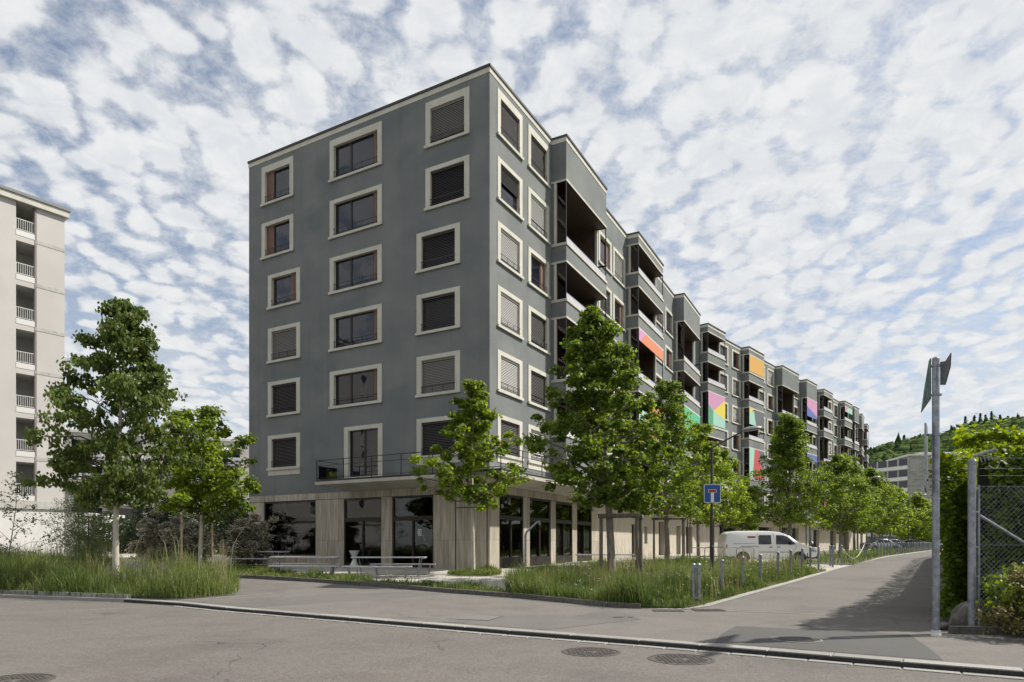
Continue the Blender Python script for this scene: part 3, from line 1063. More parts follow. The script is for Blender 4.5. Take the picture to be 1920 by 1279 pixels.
SCRL = {(1, 2): 'short pink and orange fabric screen', (1, 3): 'mint and orange fabric screen behind the tree', (2, 2): 'green and teal fabric screen', (3, 2): 'tall screen of pink, yellow, green and mint fields', (4, 0): 'plain amber fabric screen',
        (4, 2): 'half-lowered mint, yellow and grey screen', (4, 3): 'mint, red and grey fabric screen', (6, 0): 'pink and blue fabric screen', (6, 2): 'plain blue fabric screen', (5, 2): 'short red fabric screen', (7, 4): 'low red fabric screen', (8, 0): 'narrow pink and mint screen'}

for bi, (seg, x0, x1, ops) in enumerate(bays):
    w = round(x1 - x0, 2)
    D, BK = .85, 1.7
    mb = MB()
    zs = [4.66] + [z for o_ in sorted(ops) for z in o_] + [ZT]
    for a, b in zip(zs[::2], zs[1::2]):
        mb.box(0, w, -D, BK, a, b)
    for (a, b) in ops:
        for e in (0, w - .14):
            mb.box(e, e + .14, -.16, 0, a, b)
            mb.box(e + .002, e + .138, 0, BK, a, b)
    bay = put('bay', mb.mesh('bay', M['render']), bld, seg.at(x0))
    mb = MB()
    for (a, b) in ops:
        mb.box(.142, w - .142, -.8, BK, b - .012, b - .002)
        mb.box(.145, w - .145, BK - .03, BK, a, b - .013)
        for e in (.142, w - .16):
            mb.box(e, e + .018, -.15, BK - .031, a, b - .013)
    sub('lining', mb.mesh('lining', M['lining']), bay)
    mb = MB()
    for (a, b) in ops:
        mb.box(-.035, w + .035, -D - .035, -.0, b, b + .10)
        mb.box(-.035, w + .035, -D - .06, -.0, a - .13, a)
        for e in (-.035, w - .10):
            mb.box(e, e + .135, -.30, -.163, a, b)
    sub('bay_frame', mb.mesh('bay_frame', M['trim']), bay)
    mb = MB()
    mb.box(-.02, w + .02, -D - .02, .10, ZT + .001, 22.86)
    sub('cornice', mb.mesh('cornice', M['trim']), bay)
    mb = MB()
    mb.box(-.05, w + .05, -D - .07, .13, 22.861, 22.97)
    sub('roof_edge', mb.mesh('roof_edge', M['cap']), bay)
    for oi, (a, b) in enumerate(ops):
        gm = cached(('sideglass', round(b - a, 2)), lambda: (lambda q: (q.box(.03, .045, -D + .05, -.302, 0, b - a), q.mesh('side_pane', M['glass_tint']))[1])(MB()))
        o = sub('side_pane', gm, bay); o.location = (0, 0, a)
        mb = MB()
        for e in (0.0, w - .05):
            mb.box(e, e + .05, -D, -D + .05, a, b)
        mb.box(.05, w - .05, -D + .005, -D + .055, a + .33, a + .37)
        if b - a > 2.5 and oi % 2 == 0:
            mb.box(w - .04, w - .01, -D + .06, -.31, a + .9, a + 1.0)
            mb.box(w - .04, w - .01, -.40, -.36, a, a + .9)
        sub('bay_rail', mb.mesh('bay_rail', M['rail']), bay)
        mb = MB(); mb.box(.052, w - .052, -D + .01, -D + .03, a + .01, a + .32)
        sub('rail_panel', mb.mesh('rail_panel', M['railglass']), bay)
        for (f0, f1, polys) in SCR.get((bi, oi), []):
            z0, z1 = a + (b - a) * f0, a + (b - a) * f1 - .01
            sub('screen', screen_mesh(w, z0, z1, polys), bay, label=SCRL[(bi, oi)])

# stone ground floor: panels set one by one
def stone_panels(seg, x0, x1, z0, z1, width=.42):
    n = max(1, round((x1 - x0) / width))
    w = (x1 - x0) / n
    for i in range(n):
        key = ('panel', round(w, 3), round(z1 - z0, 3))

        def mk():
            mb = MB(); mb.box(.004, w - .004, 0, .04, .004, z1 - z0 - .004)
            return mb.mesh('stone_panel', M['stone'])
        put('stone_panel', cached(key, mk), bld, seg.at(x0 + i * w, z0, R.uniform(-.004, .005)))


GL = [(-14.54, -10.63, .95, 3.85), (-8.67, -6.21, .4, 3.83), (-5.54, -3.08, .4, 3.83)]
GR0 = [(.88, 3.21, .4, 3.83), (3.89, 6.22, .4, 3.83)]
GR1 = [(.61, 2.91, .4, 3.80), (3.58, 5.90, .4, 3.80)]
def cladding(seg, x0, x1, ops):
    xs = [x0] + [v for o_ in ops for v in o_[:2]] + [x1]
    for a, b in zip(xs[::2], xs[1::2]):
        if b - a > .1:
            stone_panels(seg, a, b, .15, 1.73)
            stone_panels(seg, a, b, 1.73, 3.85)
    stone_panels(seg, x0, x1, 3.87, 4.215)
    for o_ in ops:
        if o_[2] > .8:
            stone_panels(seg, o_[0], o_[1], .15, o_[2])


cladding(SL, -15.75, -.03, GL)
cladding(S0, .0, 6.3, GR0)
cladding(S1, .0, 7.1, GR1)
for seg, x0, x1, ops in ((SL, -15.7, -.05, GL), (S0, .03, 6.3, GR0), (S1, 0, 7.1, GR1)):
    mb = MB(); wall_holes(mb, x0, x1, .1, GZ + .02, ops, .22, .045)
    put('ground_floor_wall', mb.mesh('ground_floor_wall', M['stoneback']), bld, seg.mat)


def glazing(seg, x0, x1, z0, z1, transom=None, parts=1, sill=0.0, fr=None):
    mb = MB()
    fr = fr or .07
    w, h = x1 - x0, z1 - z0
    mb.box(0, fr, .03, .16, 0, h); mb.box(w - fr, w, .03, .16, 0, h)
    mb.box(fr, w - fr, .03, .16, h - fr, h); mb.box(fr, w - fr, .03, .16, 0, fr + sill)
    rows = [(fr + sill, h - fr)]
    if transom:
        t0, t1 = transom[0] - z0, transom[1] - z0
        mb.box(fr, w - fr, .02, .16, t0, t1)
        rows = [(fr + sill, t0), (t1, h - fr)]
    pan = []
    for i, (a, b) in enumerate(rows):
        np_ = parts if i == 0 else 1
        cw = (w - 2 * fr) / np_
        for j in range(np_):
            xa, xb = fr + j * cw, fr + (j + 1) * cw
            if j:
                mb.box(xa - .045, xa + .045, .03, .16, a, b)
            pan.append((xa + (.045 if j else 0), xb - (.045 if j < np_ - 1 else 0), a, b))
    o = put('shop_window', mb.mesh('shop_window', M['bronze']), bld, seg.at(x0, z0))
    for (a, b, c, d) in pan:
        mb = MB(); mb.box(a, b, .09, .10, c, d)
        sub('pane', mb.mesh('pane', M['glass_shop']), o)
    return o


glazing(SL, -14.54, -10.63, .95, 3.85)
glazing(SL, -8.67, -6.21, .4, 3.83, (2.68, 2.88), 2, .1)
glazing(SL, -5.54, -3.08, .4, 3.83, (2.68, 2.88), 2, .1)
for (a, b, c, d) in GR0:
    glazing(S0, a, b, c, d, (2.68, 2.88), 2, .45)
for (a, b, c, d) in GR1:
    glazing(S1, a, b, c, d, (2.68, 2.88), 2, .45)

# rest of the ground floor along the street
M['stone2'] = pm('travertine_wall', (0.34, 0.305, 0.255), (0.56, 0.515, 0.44), 1.0, 0.75, 0.3, 3.0, spec=0.3, stretch=(11, 11, 0.7), contrast=(0.33, 0.68), c3=(0.40, 0.34, 0.26), scale3=0.9)
G1b = [(8.6, 9.6, .3, 3.6), (13.6, 15.3, .3, 3.0), (16.6, 17.4, 1.6, 2.9), (20.5, 22.2, .3, 3.4), (26, 27.5, .3, 3.2), (29.4, 32.0, .3, 3.2)]
G2b = [(5.3, 10.2, 1.6, 3.7), (13.2, 15.2, .3, 3.6), (15.8, 20.0, 1.3, 3.6), (23.2, 29.5, .3, 3.7), (33.5, 38, 1.2, 3.6), (43, 46, .3, 3.6), (49, 53, .3, 3.6)]
for seg, x0, x1, ops in ((S1, 7.1, 33.5, G1b), (S2, 0, 55.4, G2b), (S3, 0, 24, [(5, 8, .3, 3.6), (12, 15, .3, 3.6)])):
    mb = MB(); wall_holes(mb, x0, x1, .2, GZ, ops, .5)
    put('ground_floor_wall', mb.mesh('ground_floor_wall', M['stone2']), bld, seg.mat, label='pale travertine wall of the street side')
    for (a, b, c, d) in ops:
        mb = MB(); mb.box(0, b - a, 0, .05, 0, d - c)
        mb2 = MB(); mb2.box(.05, b - a - .05, -.02, -.005, .05, d - c - .05)
        o = put('door_panel', mb.mesh('door_panel', M['bronze']), bld, seg.at(a, c, .4))
        sub('pane', mb2.mesh('pane', M['glass']), o)

# room behind the corner glazing
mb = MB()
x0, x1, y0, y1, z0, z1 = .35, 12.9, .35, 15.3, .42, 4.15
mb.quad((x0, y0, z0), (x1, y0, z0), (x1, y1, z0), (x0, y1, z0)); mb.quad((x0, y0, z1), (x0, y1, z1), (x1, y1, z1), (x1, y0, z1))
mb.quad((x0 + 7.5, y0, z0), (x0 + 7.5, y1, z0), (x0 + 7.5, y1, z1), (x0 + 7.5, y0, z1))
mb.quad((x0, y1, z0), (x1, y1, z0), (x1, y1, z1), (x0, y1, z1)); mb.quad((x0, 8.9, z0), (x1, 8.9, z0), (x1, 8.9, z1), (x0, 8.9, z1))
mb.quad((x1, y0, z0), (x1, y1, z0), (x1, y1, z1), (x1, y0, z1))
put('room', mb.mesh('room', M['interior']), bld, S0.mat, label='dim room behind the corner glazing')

# canopy slab with railing over the ground floor
PC = 1.5


def isect(a, b, c, d):
    r = (b[0] - a[0], b[1] - a[1]); s = (d[0] - c[0], d[1] - c[1])
    t = ((c[0] - a[0]) * s[1] - (c[1] - a[1]) * s[0]) / (r[0] * s[1] - r[1] * s[0])
    return (a[0] + r[0] * t, a[1] + r[1] * t)


def outer(p):
    o = [SL.pt(-9.15, p), isect(SL.pt(-5, p), SL.pt(0, p), S0.pt(0, p), S0.pt(5, p)), isect(S0.pt(0, p), S0.pt(5, p), S1.pt(1, p), S1.pt(5, p)),
         isect(S1.pt(1, p), S1.pt(5, p), S2.pt(1, p), S2.pt(5, p)), S2.pt(55.4, p)]
    return o


W_ = [SL.pt(-8.0, .0), SL.pt(0, 0), S1.pt(0), S2.pt(0), S2.pt(55.4)]
O_ = outer(PC)


def runstrip(mb, A, za, B, zb, m=0):
    for (a, a2, b, b2) in zip(A, A[1:], B, B[1:]):
        mb.quad((*a, za), (*a2, za), (*b2, zb), (*b, zb), m=m)


mb = MB()
runstrip(mb, W_, 4.22, O_, 4.46); runstrip(mb, O_, 4.46, O_, 4.61); runstrip(mb, O_, 4.61, W_, 4.66)
mb.quad((*W_[0], 4.22), (*O_[0], 4.46), (*O_[0], 4.61), (*W_[0], 4.66))
canopy = put('canopy', mb.mesh('canopy', M['concrete']), bld, label='thin concrete canopy with tapering soffit above the shop windows')
mb = MB()
Oi, Oj = outer(PC - .06), outer(PC - .14)
runstrip(mb, Oi, 4.611, Oi, 4.71); runstrip(mb, Oi, 4.71, Oj, 4.71); runstrip(mb, Oj, 4.71, Oj, 4.611)
put('balcony_kerb', mb.mesh('balcony_kerb', M['cap']), bld)
M['ledstrip'] = pm('light_channel', (0.70, 0.58, 0.36), None, 1, 0.4)
mb = MB()
Ok, Ol = outer(PC - .20), outer(PC - .24)
runstrip(mb, [Ok[0], Ok[1], Ok[2]], 4.418, [Ol[0], Ol[1], Ol[2]], 4.412)
put('light_channel', mb.mesh('light_channel', M['ledstrip']), bld)
Rl = outer(PC - .12)
mb = MB()
for a, b in zip(Rl, Rl[1:]):
    for z, r in ((5.67, .018), (5.40, .012), (4.80, .012)):
        mb.tube((*a, z), (*b, z), r, n=6)
e0 = SL.pt(-9.1, .05)
for z in (5.67, 5.40, 4.80):
    mb.tube((*Rl[0], z), (*SL.pt(-9.05, .03), z), .014, n=6)
put('railing_rails', mb.mesh('railing_rails', M['rail']), bld)
pm_ = MB(); pm_.box(-.02, .02, -.02, .02, 4.66, 5.67)
pme = pm_.mesh('railing_post', M['rail'])
for a, b in zip(Rl, Rl[1:]):
    l = math.hypot(b[0] - a[0], b[1] - a[1])
    n = max(1, round(l / 1.75))
    for i in range(n):
        t = i / n
        put('railing_post', pme, bld, Matrix.Translation((a[0] + (b[0] - a[0]) * t, a[1] + (b[1] - a[1]) * t, 0)))
mb = MB()
mb.box(-9.12, -9.10, -PC + .2, -.05, 4.75, 5.40)
put('end_screen', mb.mesh('end_screen', glassmat('smoked_screen', (.62, .66, .70), 1)), bld, SL.mat)

# ------------------------------------------------------------------ foliage tools
NP = np.random.default_rng(11)


def np_mesh(name, V, F, mat, rnd=None, k=None):
    """V (n,3), F (m,k) faces, rnd per face"""
    me = bpy.data.meshes.new(name)
    n, (m, k) = len(V), F.shape
    me.vertices.add(n)
    me.vertices.foreach_set('co', V.astype(np.float32).ravel())
    me.loops.add(m * k)
    me.loops.foreach_set('vertex_index', F.astype(np.int32).ravel())
    me.polygons.add(m)
    me.polygons.foreach_set('loop_start', np.arange(0, m * k, k, dtype=np.int32))
    me.update(calc_edges=True)
    me.materials.append(mat)
    if rnd is not None:
        a = me.attributes.new('rnd', 'FLOAT', 'FACE')
        a.data.foreach_set('value', rnd.astype(np.float32))
    return me


LEAF = {
    # outline in leaf plane (u along, v across), fanned from the first point
    'maple': np.array([(0, 0), (.12, .42), (.42, .30), (.55, .55), (.72, .26), (1.0, 0), (.72, -.26), (.55, -.55), (.42, -.30), (.12, -.42)]),
    'oval': np.array([(0, 0), (.3, .32), (.68, .26), (1, 0), (.68, -.26), (.3, -.32)]),
    'dia': np.array([(0, 0), (.45, .33), (1, 0), (.45, -.33)]),
}


def leaf_mesh(name, cen, size, mat, shape='oval', droop=0.35, outward=None, rnd=None, up=0.7):
    n = len(cen)
    L = LEAF[shape]
    q = len(L)
    az = NP.uniform(0, 2 * np.pi, n)
    el = NP.normal(-droop, .35, n)
    u = np.stack([np.cos(az) * np.cos(el), np.sin(az) * np.cos(el), np.sin(el)], 1)
    nr = NP.normal(0, 1, (n, 3))
    nr[:, 2] += up * 2
    if outward is not None:
        nr += outward * 1.6
    nr -= (nr * u).sum(1, keepdims=True) * u
    nr /= np.linalg.norm(nr, axis=1, keepdims=True) + 1e-9
    v = np.cross(nr, u)
    sz = size * NP.uniform(.7, 1.25, n)
    V = cen[:, None, :] + (L[None, :, 0, None] * u[:, None, :] + L[None, :, 1, None] * v[:, None, :] - (np.abs(L[None, :, 1, None]) * .35 + (L[None, :, 0, None] ** 2) * .25) * nr[:, None, :] * .9) * sz[:, None, None]
    tri = np.array([(0, i, i + 1) for i in range(1, q - 1)])
    F = (np.arange(n) * q)[:, None, None] + tri[None]
    F = F.reshape(-1, 3)
    r = rnd if rnd is not None else NP.uniform(0, 1, n)
    return np_mesh(name, V.reshape(-1, 3), F, mat, np.repeat(r, len(tri)))


def tree(name, loc, label, cat, h, z0, prof, lean=(0, 0), tr=.09, nlimb=26, per=9, leaves=14000, lsize=.10, shape='oval', mat='leaf_maple', bark='bark', seed=1, droop=.35,
         cl=.34, group=None, rise=.5, stems=1, gap=0.0):
    """tapered trunk, rising limbs with twigs, and leaves clustered round the twigs"""
    rr = random.Random(seed)
    gzv = loc[2]
    t = thing(name, loc, label, cat, group)
    X = MB()
    B = MB()
    twigs = []
    for st in range(stems):
        sx, sy = (rr.uniform(-.25, .25), rr.uniform(-.25, .25)) if stems > 1 else (0, 0)
        hh = h * (1 if st == 0 else rr.uniform(.75, .95))
        n = 9
        pts = []
        for i in range(n + 1):
            f = i / n
            pts.append(Vector((sx + lean[0] * f + sx * 2 * f + math.sin(f * 5 + seed) * .05 * h / 8, sy + lean[1] * f + sy * 2 * f + math.cos(f * 4 + seed) * .05 * h / 8, hh * .96 * f)))
        for i in range(n):
            ra = tr * (1.18 if i == 0 else (1 - i / n * .86))
            rb = tr * (1 - (i + 1) / n * .86)
            X.tube(pts[i] - (Vector((0, 0, .2)) if i == 0 else Vector()), pts[i + 1], ra, rb, 9, caps=False)

        def trunk_at(z):
            f = max(0, min(.999, z / (hh * .96))) * n
            i = int(f)
            return pts[i].lerp(pts[i + 1], f - i)

        def rad(z):
            f = (z - z0) / (hh - z0)
            for (a, ra), (b, rb) in zip(prof, prof[1:]):
                if a <= f <= b:
                    return ra + (rb - ra) * (f - a) / (b - a)
            return .1
        for i in range(nlimb // stems):
            f = (i + rr.uniform(0, 1)) / (nlimb // stems)
            f = f ** 1.0
            zt = z0 + (hh - z0) * (f * .97 + .01)
            az = i * 2.39996 + rr.uniform(-.4, .4)
            rl = rad(zt) * rr.uniform(.80, 1.18)
            zb = max(z0 * .95, zt - rl * rise * rr.uniform(.8, 1.3))
            a = trunk_at(zb)
            end = Vector((a.x * .3 + trunk_at(zt).x * .7 + math.cos(az) * rl, a.y * .3 + trunk_at(zt).y * .7 + math.sin(az) * rl, zt + rr.uniform(-.15, .15)))
            mid = a.lerp(end, .5) + Vector((0, 0, rl * .12))
            lr = max(.010, tr * .36 * (rl / 2.2))
            B.tube(a, mid, lr, lr * .65, 5, caps=False)
            B.tube(mid, end, lr * .65, lr * .2, 5, caps=False)
            for j in range(per):
                q = rr.uniform(.22, 1.05)
                p = a.lerp(mid, q * 2) if q < .5 else mid.lerp(end, min(1, (q - .5) * 2))
                s = rl * .40 * rr.uniform(.4, 1) * (1.15 - q * .55)
                off = Vector((rr.gauss(0, 1), rr.gauss(0, 1), rr.gauss(.1, .6))).normalized() * s
                e = p + off
                if gap and rr.random() < gap:
                    continue
                if j < 5:
                    B.tube(p, e, lr * .3, lr * .1, 4, caps=False)
                twigs.append((e, rl))
    sub('trunk', X.mesh('trunk', M[bark], True), t)
    sub('branches', B.mesh('branches', M['bark_dark' if bark != 'bark' else 'bark'], True), t)
    ce = np.array([tuple(e) for e, _ in twigs])
    wgt = np.ones(len(ce))
    idx = NP.integers(0, len(ce), leaves)
    off = NP.normal(0, 1, (leaves, 3))
    off /= np.linalg.norm(off, axis=1, keepdims=True)
    rad_ = cl * NP.uniform(0.15, 1, leaves) ** .6 * NP.uniform(.7, 1.2, leaves)
    clr = NP.uniform(.6, 1.25, len(ce))[idx]
    pos = ce[idx] + off * (rad_ * clr)[:, None] * np.array([1.15, 1.15, .8])
    pos[:, 2] = np.maximum(pos[:, 2], z0 * .86)
    crand = NP.normal(0, .16, len(ce))[idx]
    r = np.clip(NP.uniform(.1, .9, leaves) + crand, 0, 1)
    sub('crown', leaf_mesh('crown', pos, lsize, M[mat], shape, droop, off, r), t)
    return t


def at(x, y, extra=0.0):
    return (x, y, gz(y) + extra)


P_MAPLE = [(0, .55), (.12, .95), (.4, 1.0), (.62, .72), (.8, .45), (1, .12)]


def sc_prof(p, r): return [(a, b * r) for a, b in p]


tree('linden_tree', at(-12.0, 20.5), 'dark green linden with drooping leaves and pale trunk in the tall grass, leftmost large tree', 'tree', 9.0, 2.75,
     [(0, 1.1), (.1, 1.9), (.35, 2.0), (.55, 1.6), (.68, 1.0), (.8, .72), (.92, .5), (1, .22)], lean=(.15, 0), tr=.10, nlimb=44, per=11, leaves=24000, lsize=.12, shape='oval', mat='leaf_linden', bark='bark_pale', seed=3, droop=1.0, cl=.27, rise=.2)
tree('maple_tree', at(-12.6, 27.3), 'light green maple with pale trunk and new wooden stakes, left of the building', 'tree', 6.75, 2.5,
     sc_prof([(0, .8), (.15, 1.0), (.45, .98), (.7, .9), (.9, .62), (1, .25)], 1.9), tr=.09, nlimb=30, per=9, leaves=15000, lsize=.12, shape='maple', mat='leaf_maple', bark='bark_pale', seed=5, cl=.30)
tree('maple_tree', at(-1.64, 27.6), 'small bright green maple with whitish trunk in front of the building corner', 'tree', 8.0, 3.0,
     sc_prof([(0, .55), (.1, .95), (.3, 1.05), (.5, .72), (.7, .45), (.85, .28), (1, .12)], 2.1), lean=(.1, 0), tr=.085, nlimb=30, per=8, leaves=14000, lsize=.12, shape='maple', mat='leaf_maple', bark='bark_pale', seed=8, cl=.25)
tree('maple_tree', at(3.51, 23.77), 'tall deep green maple in a heavy wooden post frame, largest tree before the street side', 'tree', 9.45, 2.8,
     sc_prof([(0, .75), (.12, 1.0), (.35, 1.02), (.55, .80), (.72, .62), (.9, .42), (1, .15)], 2.2), lean=(-.55, 0), tr=.155, nlimb=50, per=9, leaves=27000, lsize=.12, shape='maple', mat='leaf_deep', bark='bark', seed=13, cl=.30)
tree('maple_tree', at(7.63, 33.3), 'green maple in a wooden post frame, second from the building corner along the street', 'tree', 9.3, 2.7,
     sc_prof([(0, .8), (.15, 1.0), (.4, .95), (.62, .55), (.8, .35), (1, .12)], 2.2), tr=.14, nlimb=36, per=9, leaves=16000, lsize=.135, shape='oval', mat='leaf_deep', bark='bark', seed=21, cl=.32)
tree('maple_tree', at(10.4, 37.6), 'bright maple between the blue sign post and the second framed tree', 'tree', 7.9, 2.6,
     sc_prof(P_MAPLE, 1.9), tr=.11, nlimb=28, per=9, leaves=11000, lsize=.14, mat='leaf_maple', bark='bark', seed=22, cl=.32)
tree('maple_tree', at(13.3, 42.5), 'young yellow green maple with rusty rod supports behind the blue sign', 'tree', 6.9, 2.4,
     sc_prof(P_MAPLE, 1.75), tr=.08, nlimb=24, per=9, leaves=9000, lsize=.15, mat='leaf_maple', bark='bark_dark', seed=23, cl=.32)
tree('maple_tree', at(17.2, 50.5), 'small yellow green tree above the rear of the white van', 'tree', 5.4, 2.2,
     sc_prof(P_MAPLE, 1.7), tr=.08, nlimb=20, per=8, leaves=6000, lsize=.16, mat='leaf_maple', bark='bark_dark', seed=24, cl=.34)
tree('maple_tree', at(21.1, 51.3), 'broad dark green maple rising behind the bonnet of the white van', 'tree', 10.9, 2.6,
     sc_prof([(0, .8), (.15, 1.0), (.38, .95), (.58, .62), (.75, .42), (1, .10)], 3.0), tr=.17, nlimb=44, per=10, leaves=22000, lsize=.17, mat='leaf_deep', bark='bark', seed=31, cl=.42)
tree('maple_tree', at(29.4, 60.5), 'dark maple beside the second street lamp', 'tree', 9.0, 2.6,
     sc_prof(P_MAPLE, 2.9), tr=.16, nlimb=34, per=9, leaves=13000, lsize=.20, mat='leaf_deep', bark='bark', seed=33, cl=.46)
tree('maple_tree', at(34.6, 69.8), 'rounded maple right of the second street lamp', 'tree', 10.2, 2.4,
     sc_prof(P_MAPLE, 3.3), tr=.16, nlimb=36, per=9, leaves=13000, lsize=.22, mat='leaf_deep', bark='bark', seed=34, cl=.5)
tree('maple_tree', at(43.0, 80.5), 'maple over the parked dark cars near the far end of the row', 'tree', 10.0, 2.5,
     sc_prof(P_MAPLE, 3.6), tr=.16, nlimb=34, per=9, leaves=11000, lsize=.25, mat='leaf_deep', bark='bark', seed=35, cl=.55)
tree('maple_tree', at(50.5, 90.0), 'maple next to the far brick block, third from the end of the row', 'tree', 8.8, 2.4,
     sc_prof(P_MAPLE, 3.4), tr=.16, nlimb=30, per=9, leaves=8000, lsize=.27, mat='leaf_maple', bark='bark', seed=36, cl=.55)
tree('maple_tree', at(57.5, 96.0), 'light green tree seen just left of the tall sign pole', 'tree', 8.0, 2.0,
     sc_prof(P_MAPLE, 3.2), tr=.16, nlimb=30, per=9, leaves=8000, lsize=.27, mat='leaf_maple', bark='bark', seed=37, cl=.55)
tree('maple_tree', at(76.0, 125.0), 'far tree at the end of the road behind the sign pole', 'tree', 8.5, 1.5,
     sc_prof(P_MAPLE, 4.5), tr=.2, nlimb=30, per=9, leaves=7000, lsize=.34, mat='leaf_deep', bark='bark', seed=38, cl=.7)
# background greenery on the left
tree('bushy_tree', at(-19.2, 36.5), 'dark bushy tree between the linden and the light maple', 'tree', 4.4, .3,
     sc_prof([(0, .8), (.3, 1.0), (.6, .9), (1, .3)], 1.7), tr=.07, nlimb=34, per=9, leaves=11000, lsize=.11, mat='leaf_dark', bark='bark_dark', seed=41, cl=.34, stems=2)
tree('bushy_tree', at(-15.8, 39.5), 'dark bush behind the light maple by the gable end', 'tree', 3.6, .3,
     sc_prof([(0, .8), (.3, 1.0), (.6, .9), (1, .3)], 1.6), tr=.07, nlimb=26, per=9, leaves=8000, lsize=.11, mat='leaf_dark', bark='bark_dark', seed=42, cl=.34, stems=2)
for i, (x, y, hh, r, lb) in enumerate([(-17.3, 33.2, 2.75, 1.0, 'brownish flowering shrub, left one behind the wooden stake'), (-15.7, 32.6, 2.5, .95, 'brownish flowering shrub in the middle, behind the light maple trunk'),
                                       (-13.35, 33.6, 2.75, 1.25, 'large brownish flowering shrub against the stone wall of the building')]):
    tree('flowering_shrub', at(x, y), lb, 'shrub', hh, .15, sc_prof([(0, .85), (.4, 1.0), (.75, .8), (1, .35)], r), tr=.04, nlimb=34, per=10, leaves=15000, lsize=.10, mat='leaf_brown', bark='bark_dark',
         seed=50 + i, cl=.22, group='brownish flowering shrubs beside the building', stems=3, droop=0)
tree('young_birch', at(-20.6, 27.5), 'thin leaning sapling with sparse leaves at the left edge', 'young tree', 4.2, .8, sc_prof(P_MAPLE, 1.2), lean=(.5, 0), tr=.025, nlimb=18, per=6, leaves=900, lsize=.09,
     mat='leaf_willow', bark='bark_dark', seed=61, cl=.25)
tree('young_birch', at(-24.2, 38.5), 'feathery olive green sapling before the far apartment block', 'young tree', 4.6, .5, sc_prof(P_MAPLE, 1.9), tr=.045, nlimb=34, per=9, leaves=6000, lsize=.085,
     mat='leaf_willow', bark='bark_dark', seed=62, cl=.34, rise=1.0)
tree('young_birch', at(-27.0, 42.0), 'taller feathery sapling right beside the pale tower', 'young tree', 5.2, .5, sc_prof(P_MAPLE, 2.0), tr=.045, nlimb=30, per=9, leaves=4500, lsize=.09,
     mat='leaf_willow', bark='bark_dark', seed=63, cl=.36, rise=1.0)
for i, (x, y, hh, r, lb) in enumerate([(-30, 62, 4.4, 3.0, 'dark hedge-like bush at the foot of the far block, right part'), (-37, 64, 4.0, 3.2, 'dark bush at the foot of the far block, middle part'), (-24.5, 58, 4.6, 2.6, 'dark bush far behind the flowering shrubs'),
                                       (-46, 70, 5.0, 3.6, 'dark bush at the foot of the far block, beside the pale tower')]):
    tree('bush', at(x, y), lb, 'bush', hh, .1, sc_prof([(0, .9), (.4, 1.0), (.75, .8), (1, .4)], r), tr=.08, nlimb=26, per=8, leaves=4500, lsize=.24, mat='leaf_dark', bark='bark_dark', seed=70 + i, cl=.6, stems=2)


# tree supports
def wood_frame(x, y, label, ang=0.0, w=1.35, d=1.1, h=2.35, r=.055, mat='stake'):
    t = thing('tree_support', at(x, y), label, 'tree stakes', 'wooden frames around the street trees', ang)
    pts = [(-w / 2, -d * .3), (w / 2, -d * .45), (w / 2 + .35, d * .6)]
    for (a, b) in pts:
        mb = MB(); mb.tube((a, b, -.2), (a + (0 if a < 0 else -.02), b, h), r, r * .92, 9)
        sub('post', mb.mesh('post', M[mat], False), t)
    for (a, b), (c, e) in ((pts[0], pts[1]), (pts[1], pts[2])):
        mb = MB()
        v = Vector((c - a, e - b, 0)).normalized() * .12
        mb.tube((a - v.x, b - v.y - .07, h - .07), (c + v.x, e + v.y - .07, h - .05), r * 1.1, r * 1.1, 9)
        sub('rail', mb.mesh('rail', M[mat]), t)
    return t


wood_frame(3.75, 24.0, 'weathered three-post wooden frame around the largest maple', w=1.25, h=2.35, r=.07)
wood_frame(7.7, 33.6, 'weathered wooden frame around the second street maple', w=1.4, h=2.4)
wood_frame(21.3, 51.3, 'wooden frame around the maple behind the van bonnet', w=2.2, d=1.4, h=2.8)
wood_frame(29.6, 60.5, 'wooden frame around the maple beside the second street lamp', w=2.2, d=1.4, h=2.6)
wood_frame(34.8, 69.8, 'wooden frame around the rounded maple right of the second lamp', w=2.2, d=1.4, h=2.6)
wood_frame(43.2, 80.5, 'wooden frame under the maple over the parked cars', w=2.2, d=1.4, h=2.6)


def stakes(x, y, label, pts, h, r, mat, bars, rails=True):
    t = thing('tree_support', at(x, y), label, 'tree stakes')
    for (a, b) in pts:
        mb = MB(); mb.tube((a, b, -.1), (a, b, h), r, r, 7); sub('post', mb.mesh('post', M[mat]), t)
    for z in bars:
        for p, q in zip(pts, pts[1:]):
            mb = MB(); mb.tube((p[0], p[1], z), (q[0], q[1], z), r * .8, r * .8, 6); sub('bar', mb.mesh('bar', M[mat]), t)
    return t


stakes(-12.6, 27.3, 'pair of new pale wooden stakes beside the light maple', [(-.62, -.3), (.32, .35)], 2.45, .04, 'stake_new', [2.38])
stakes(-1.64, 27.6, 'thin dark metal stakes with double bars holding the small corner maple', [(-.62, -.6), (.66, -1.0)], 2.95, .028, 'pole', [2.92, 2.66])
stakes(10.4, 37.6, 'rusty rod stakes around the bright maple behind the sign post', [(-.7, -.3), (-.4, .3), (.6, -.2)], 2.6, .028, 'rust', [2.55, 2.2])
stakes(13.3, 42.5, 'rusty rod stakes around the young maple behind the van', [(-.9, -.3), (-.5, .3), (.7, -.2)], 2.5, .03, 'rust', [2.45, 2.1])

# ------------------------------------------------------------------ grass and ground plants (uncountable)
def in_poly(px, py, poly):
    inside = np.zeros(len(px), bool)
    n = len(poly)
    for i in range(n):
        x1, y1 = poly[i]
        x2, y2 = poly[(i + 1) % n]
        c = ((y1 > py) != (y2 > py)) & (px < (x2 - x1) * (py - y1) / (y2 - y1 + 1e-12) + x1)
        inside ^= c
    return inside


def gz_np(Y):
    return np.interp(Y, [16, 30, 45, 82, 150], [0, .4, .62, .78, .9])


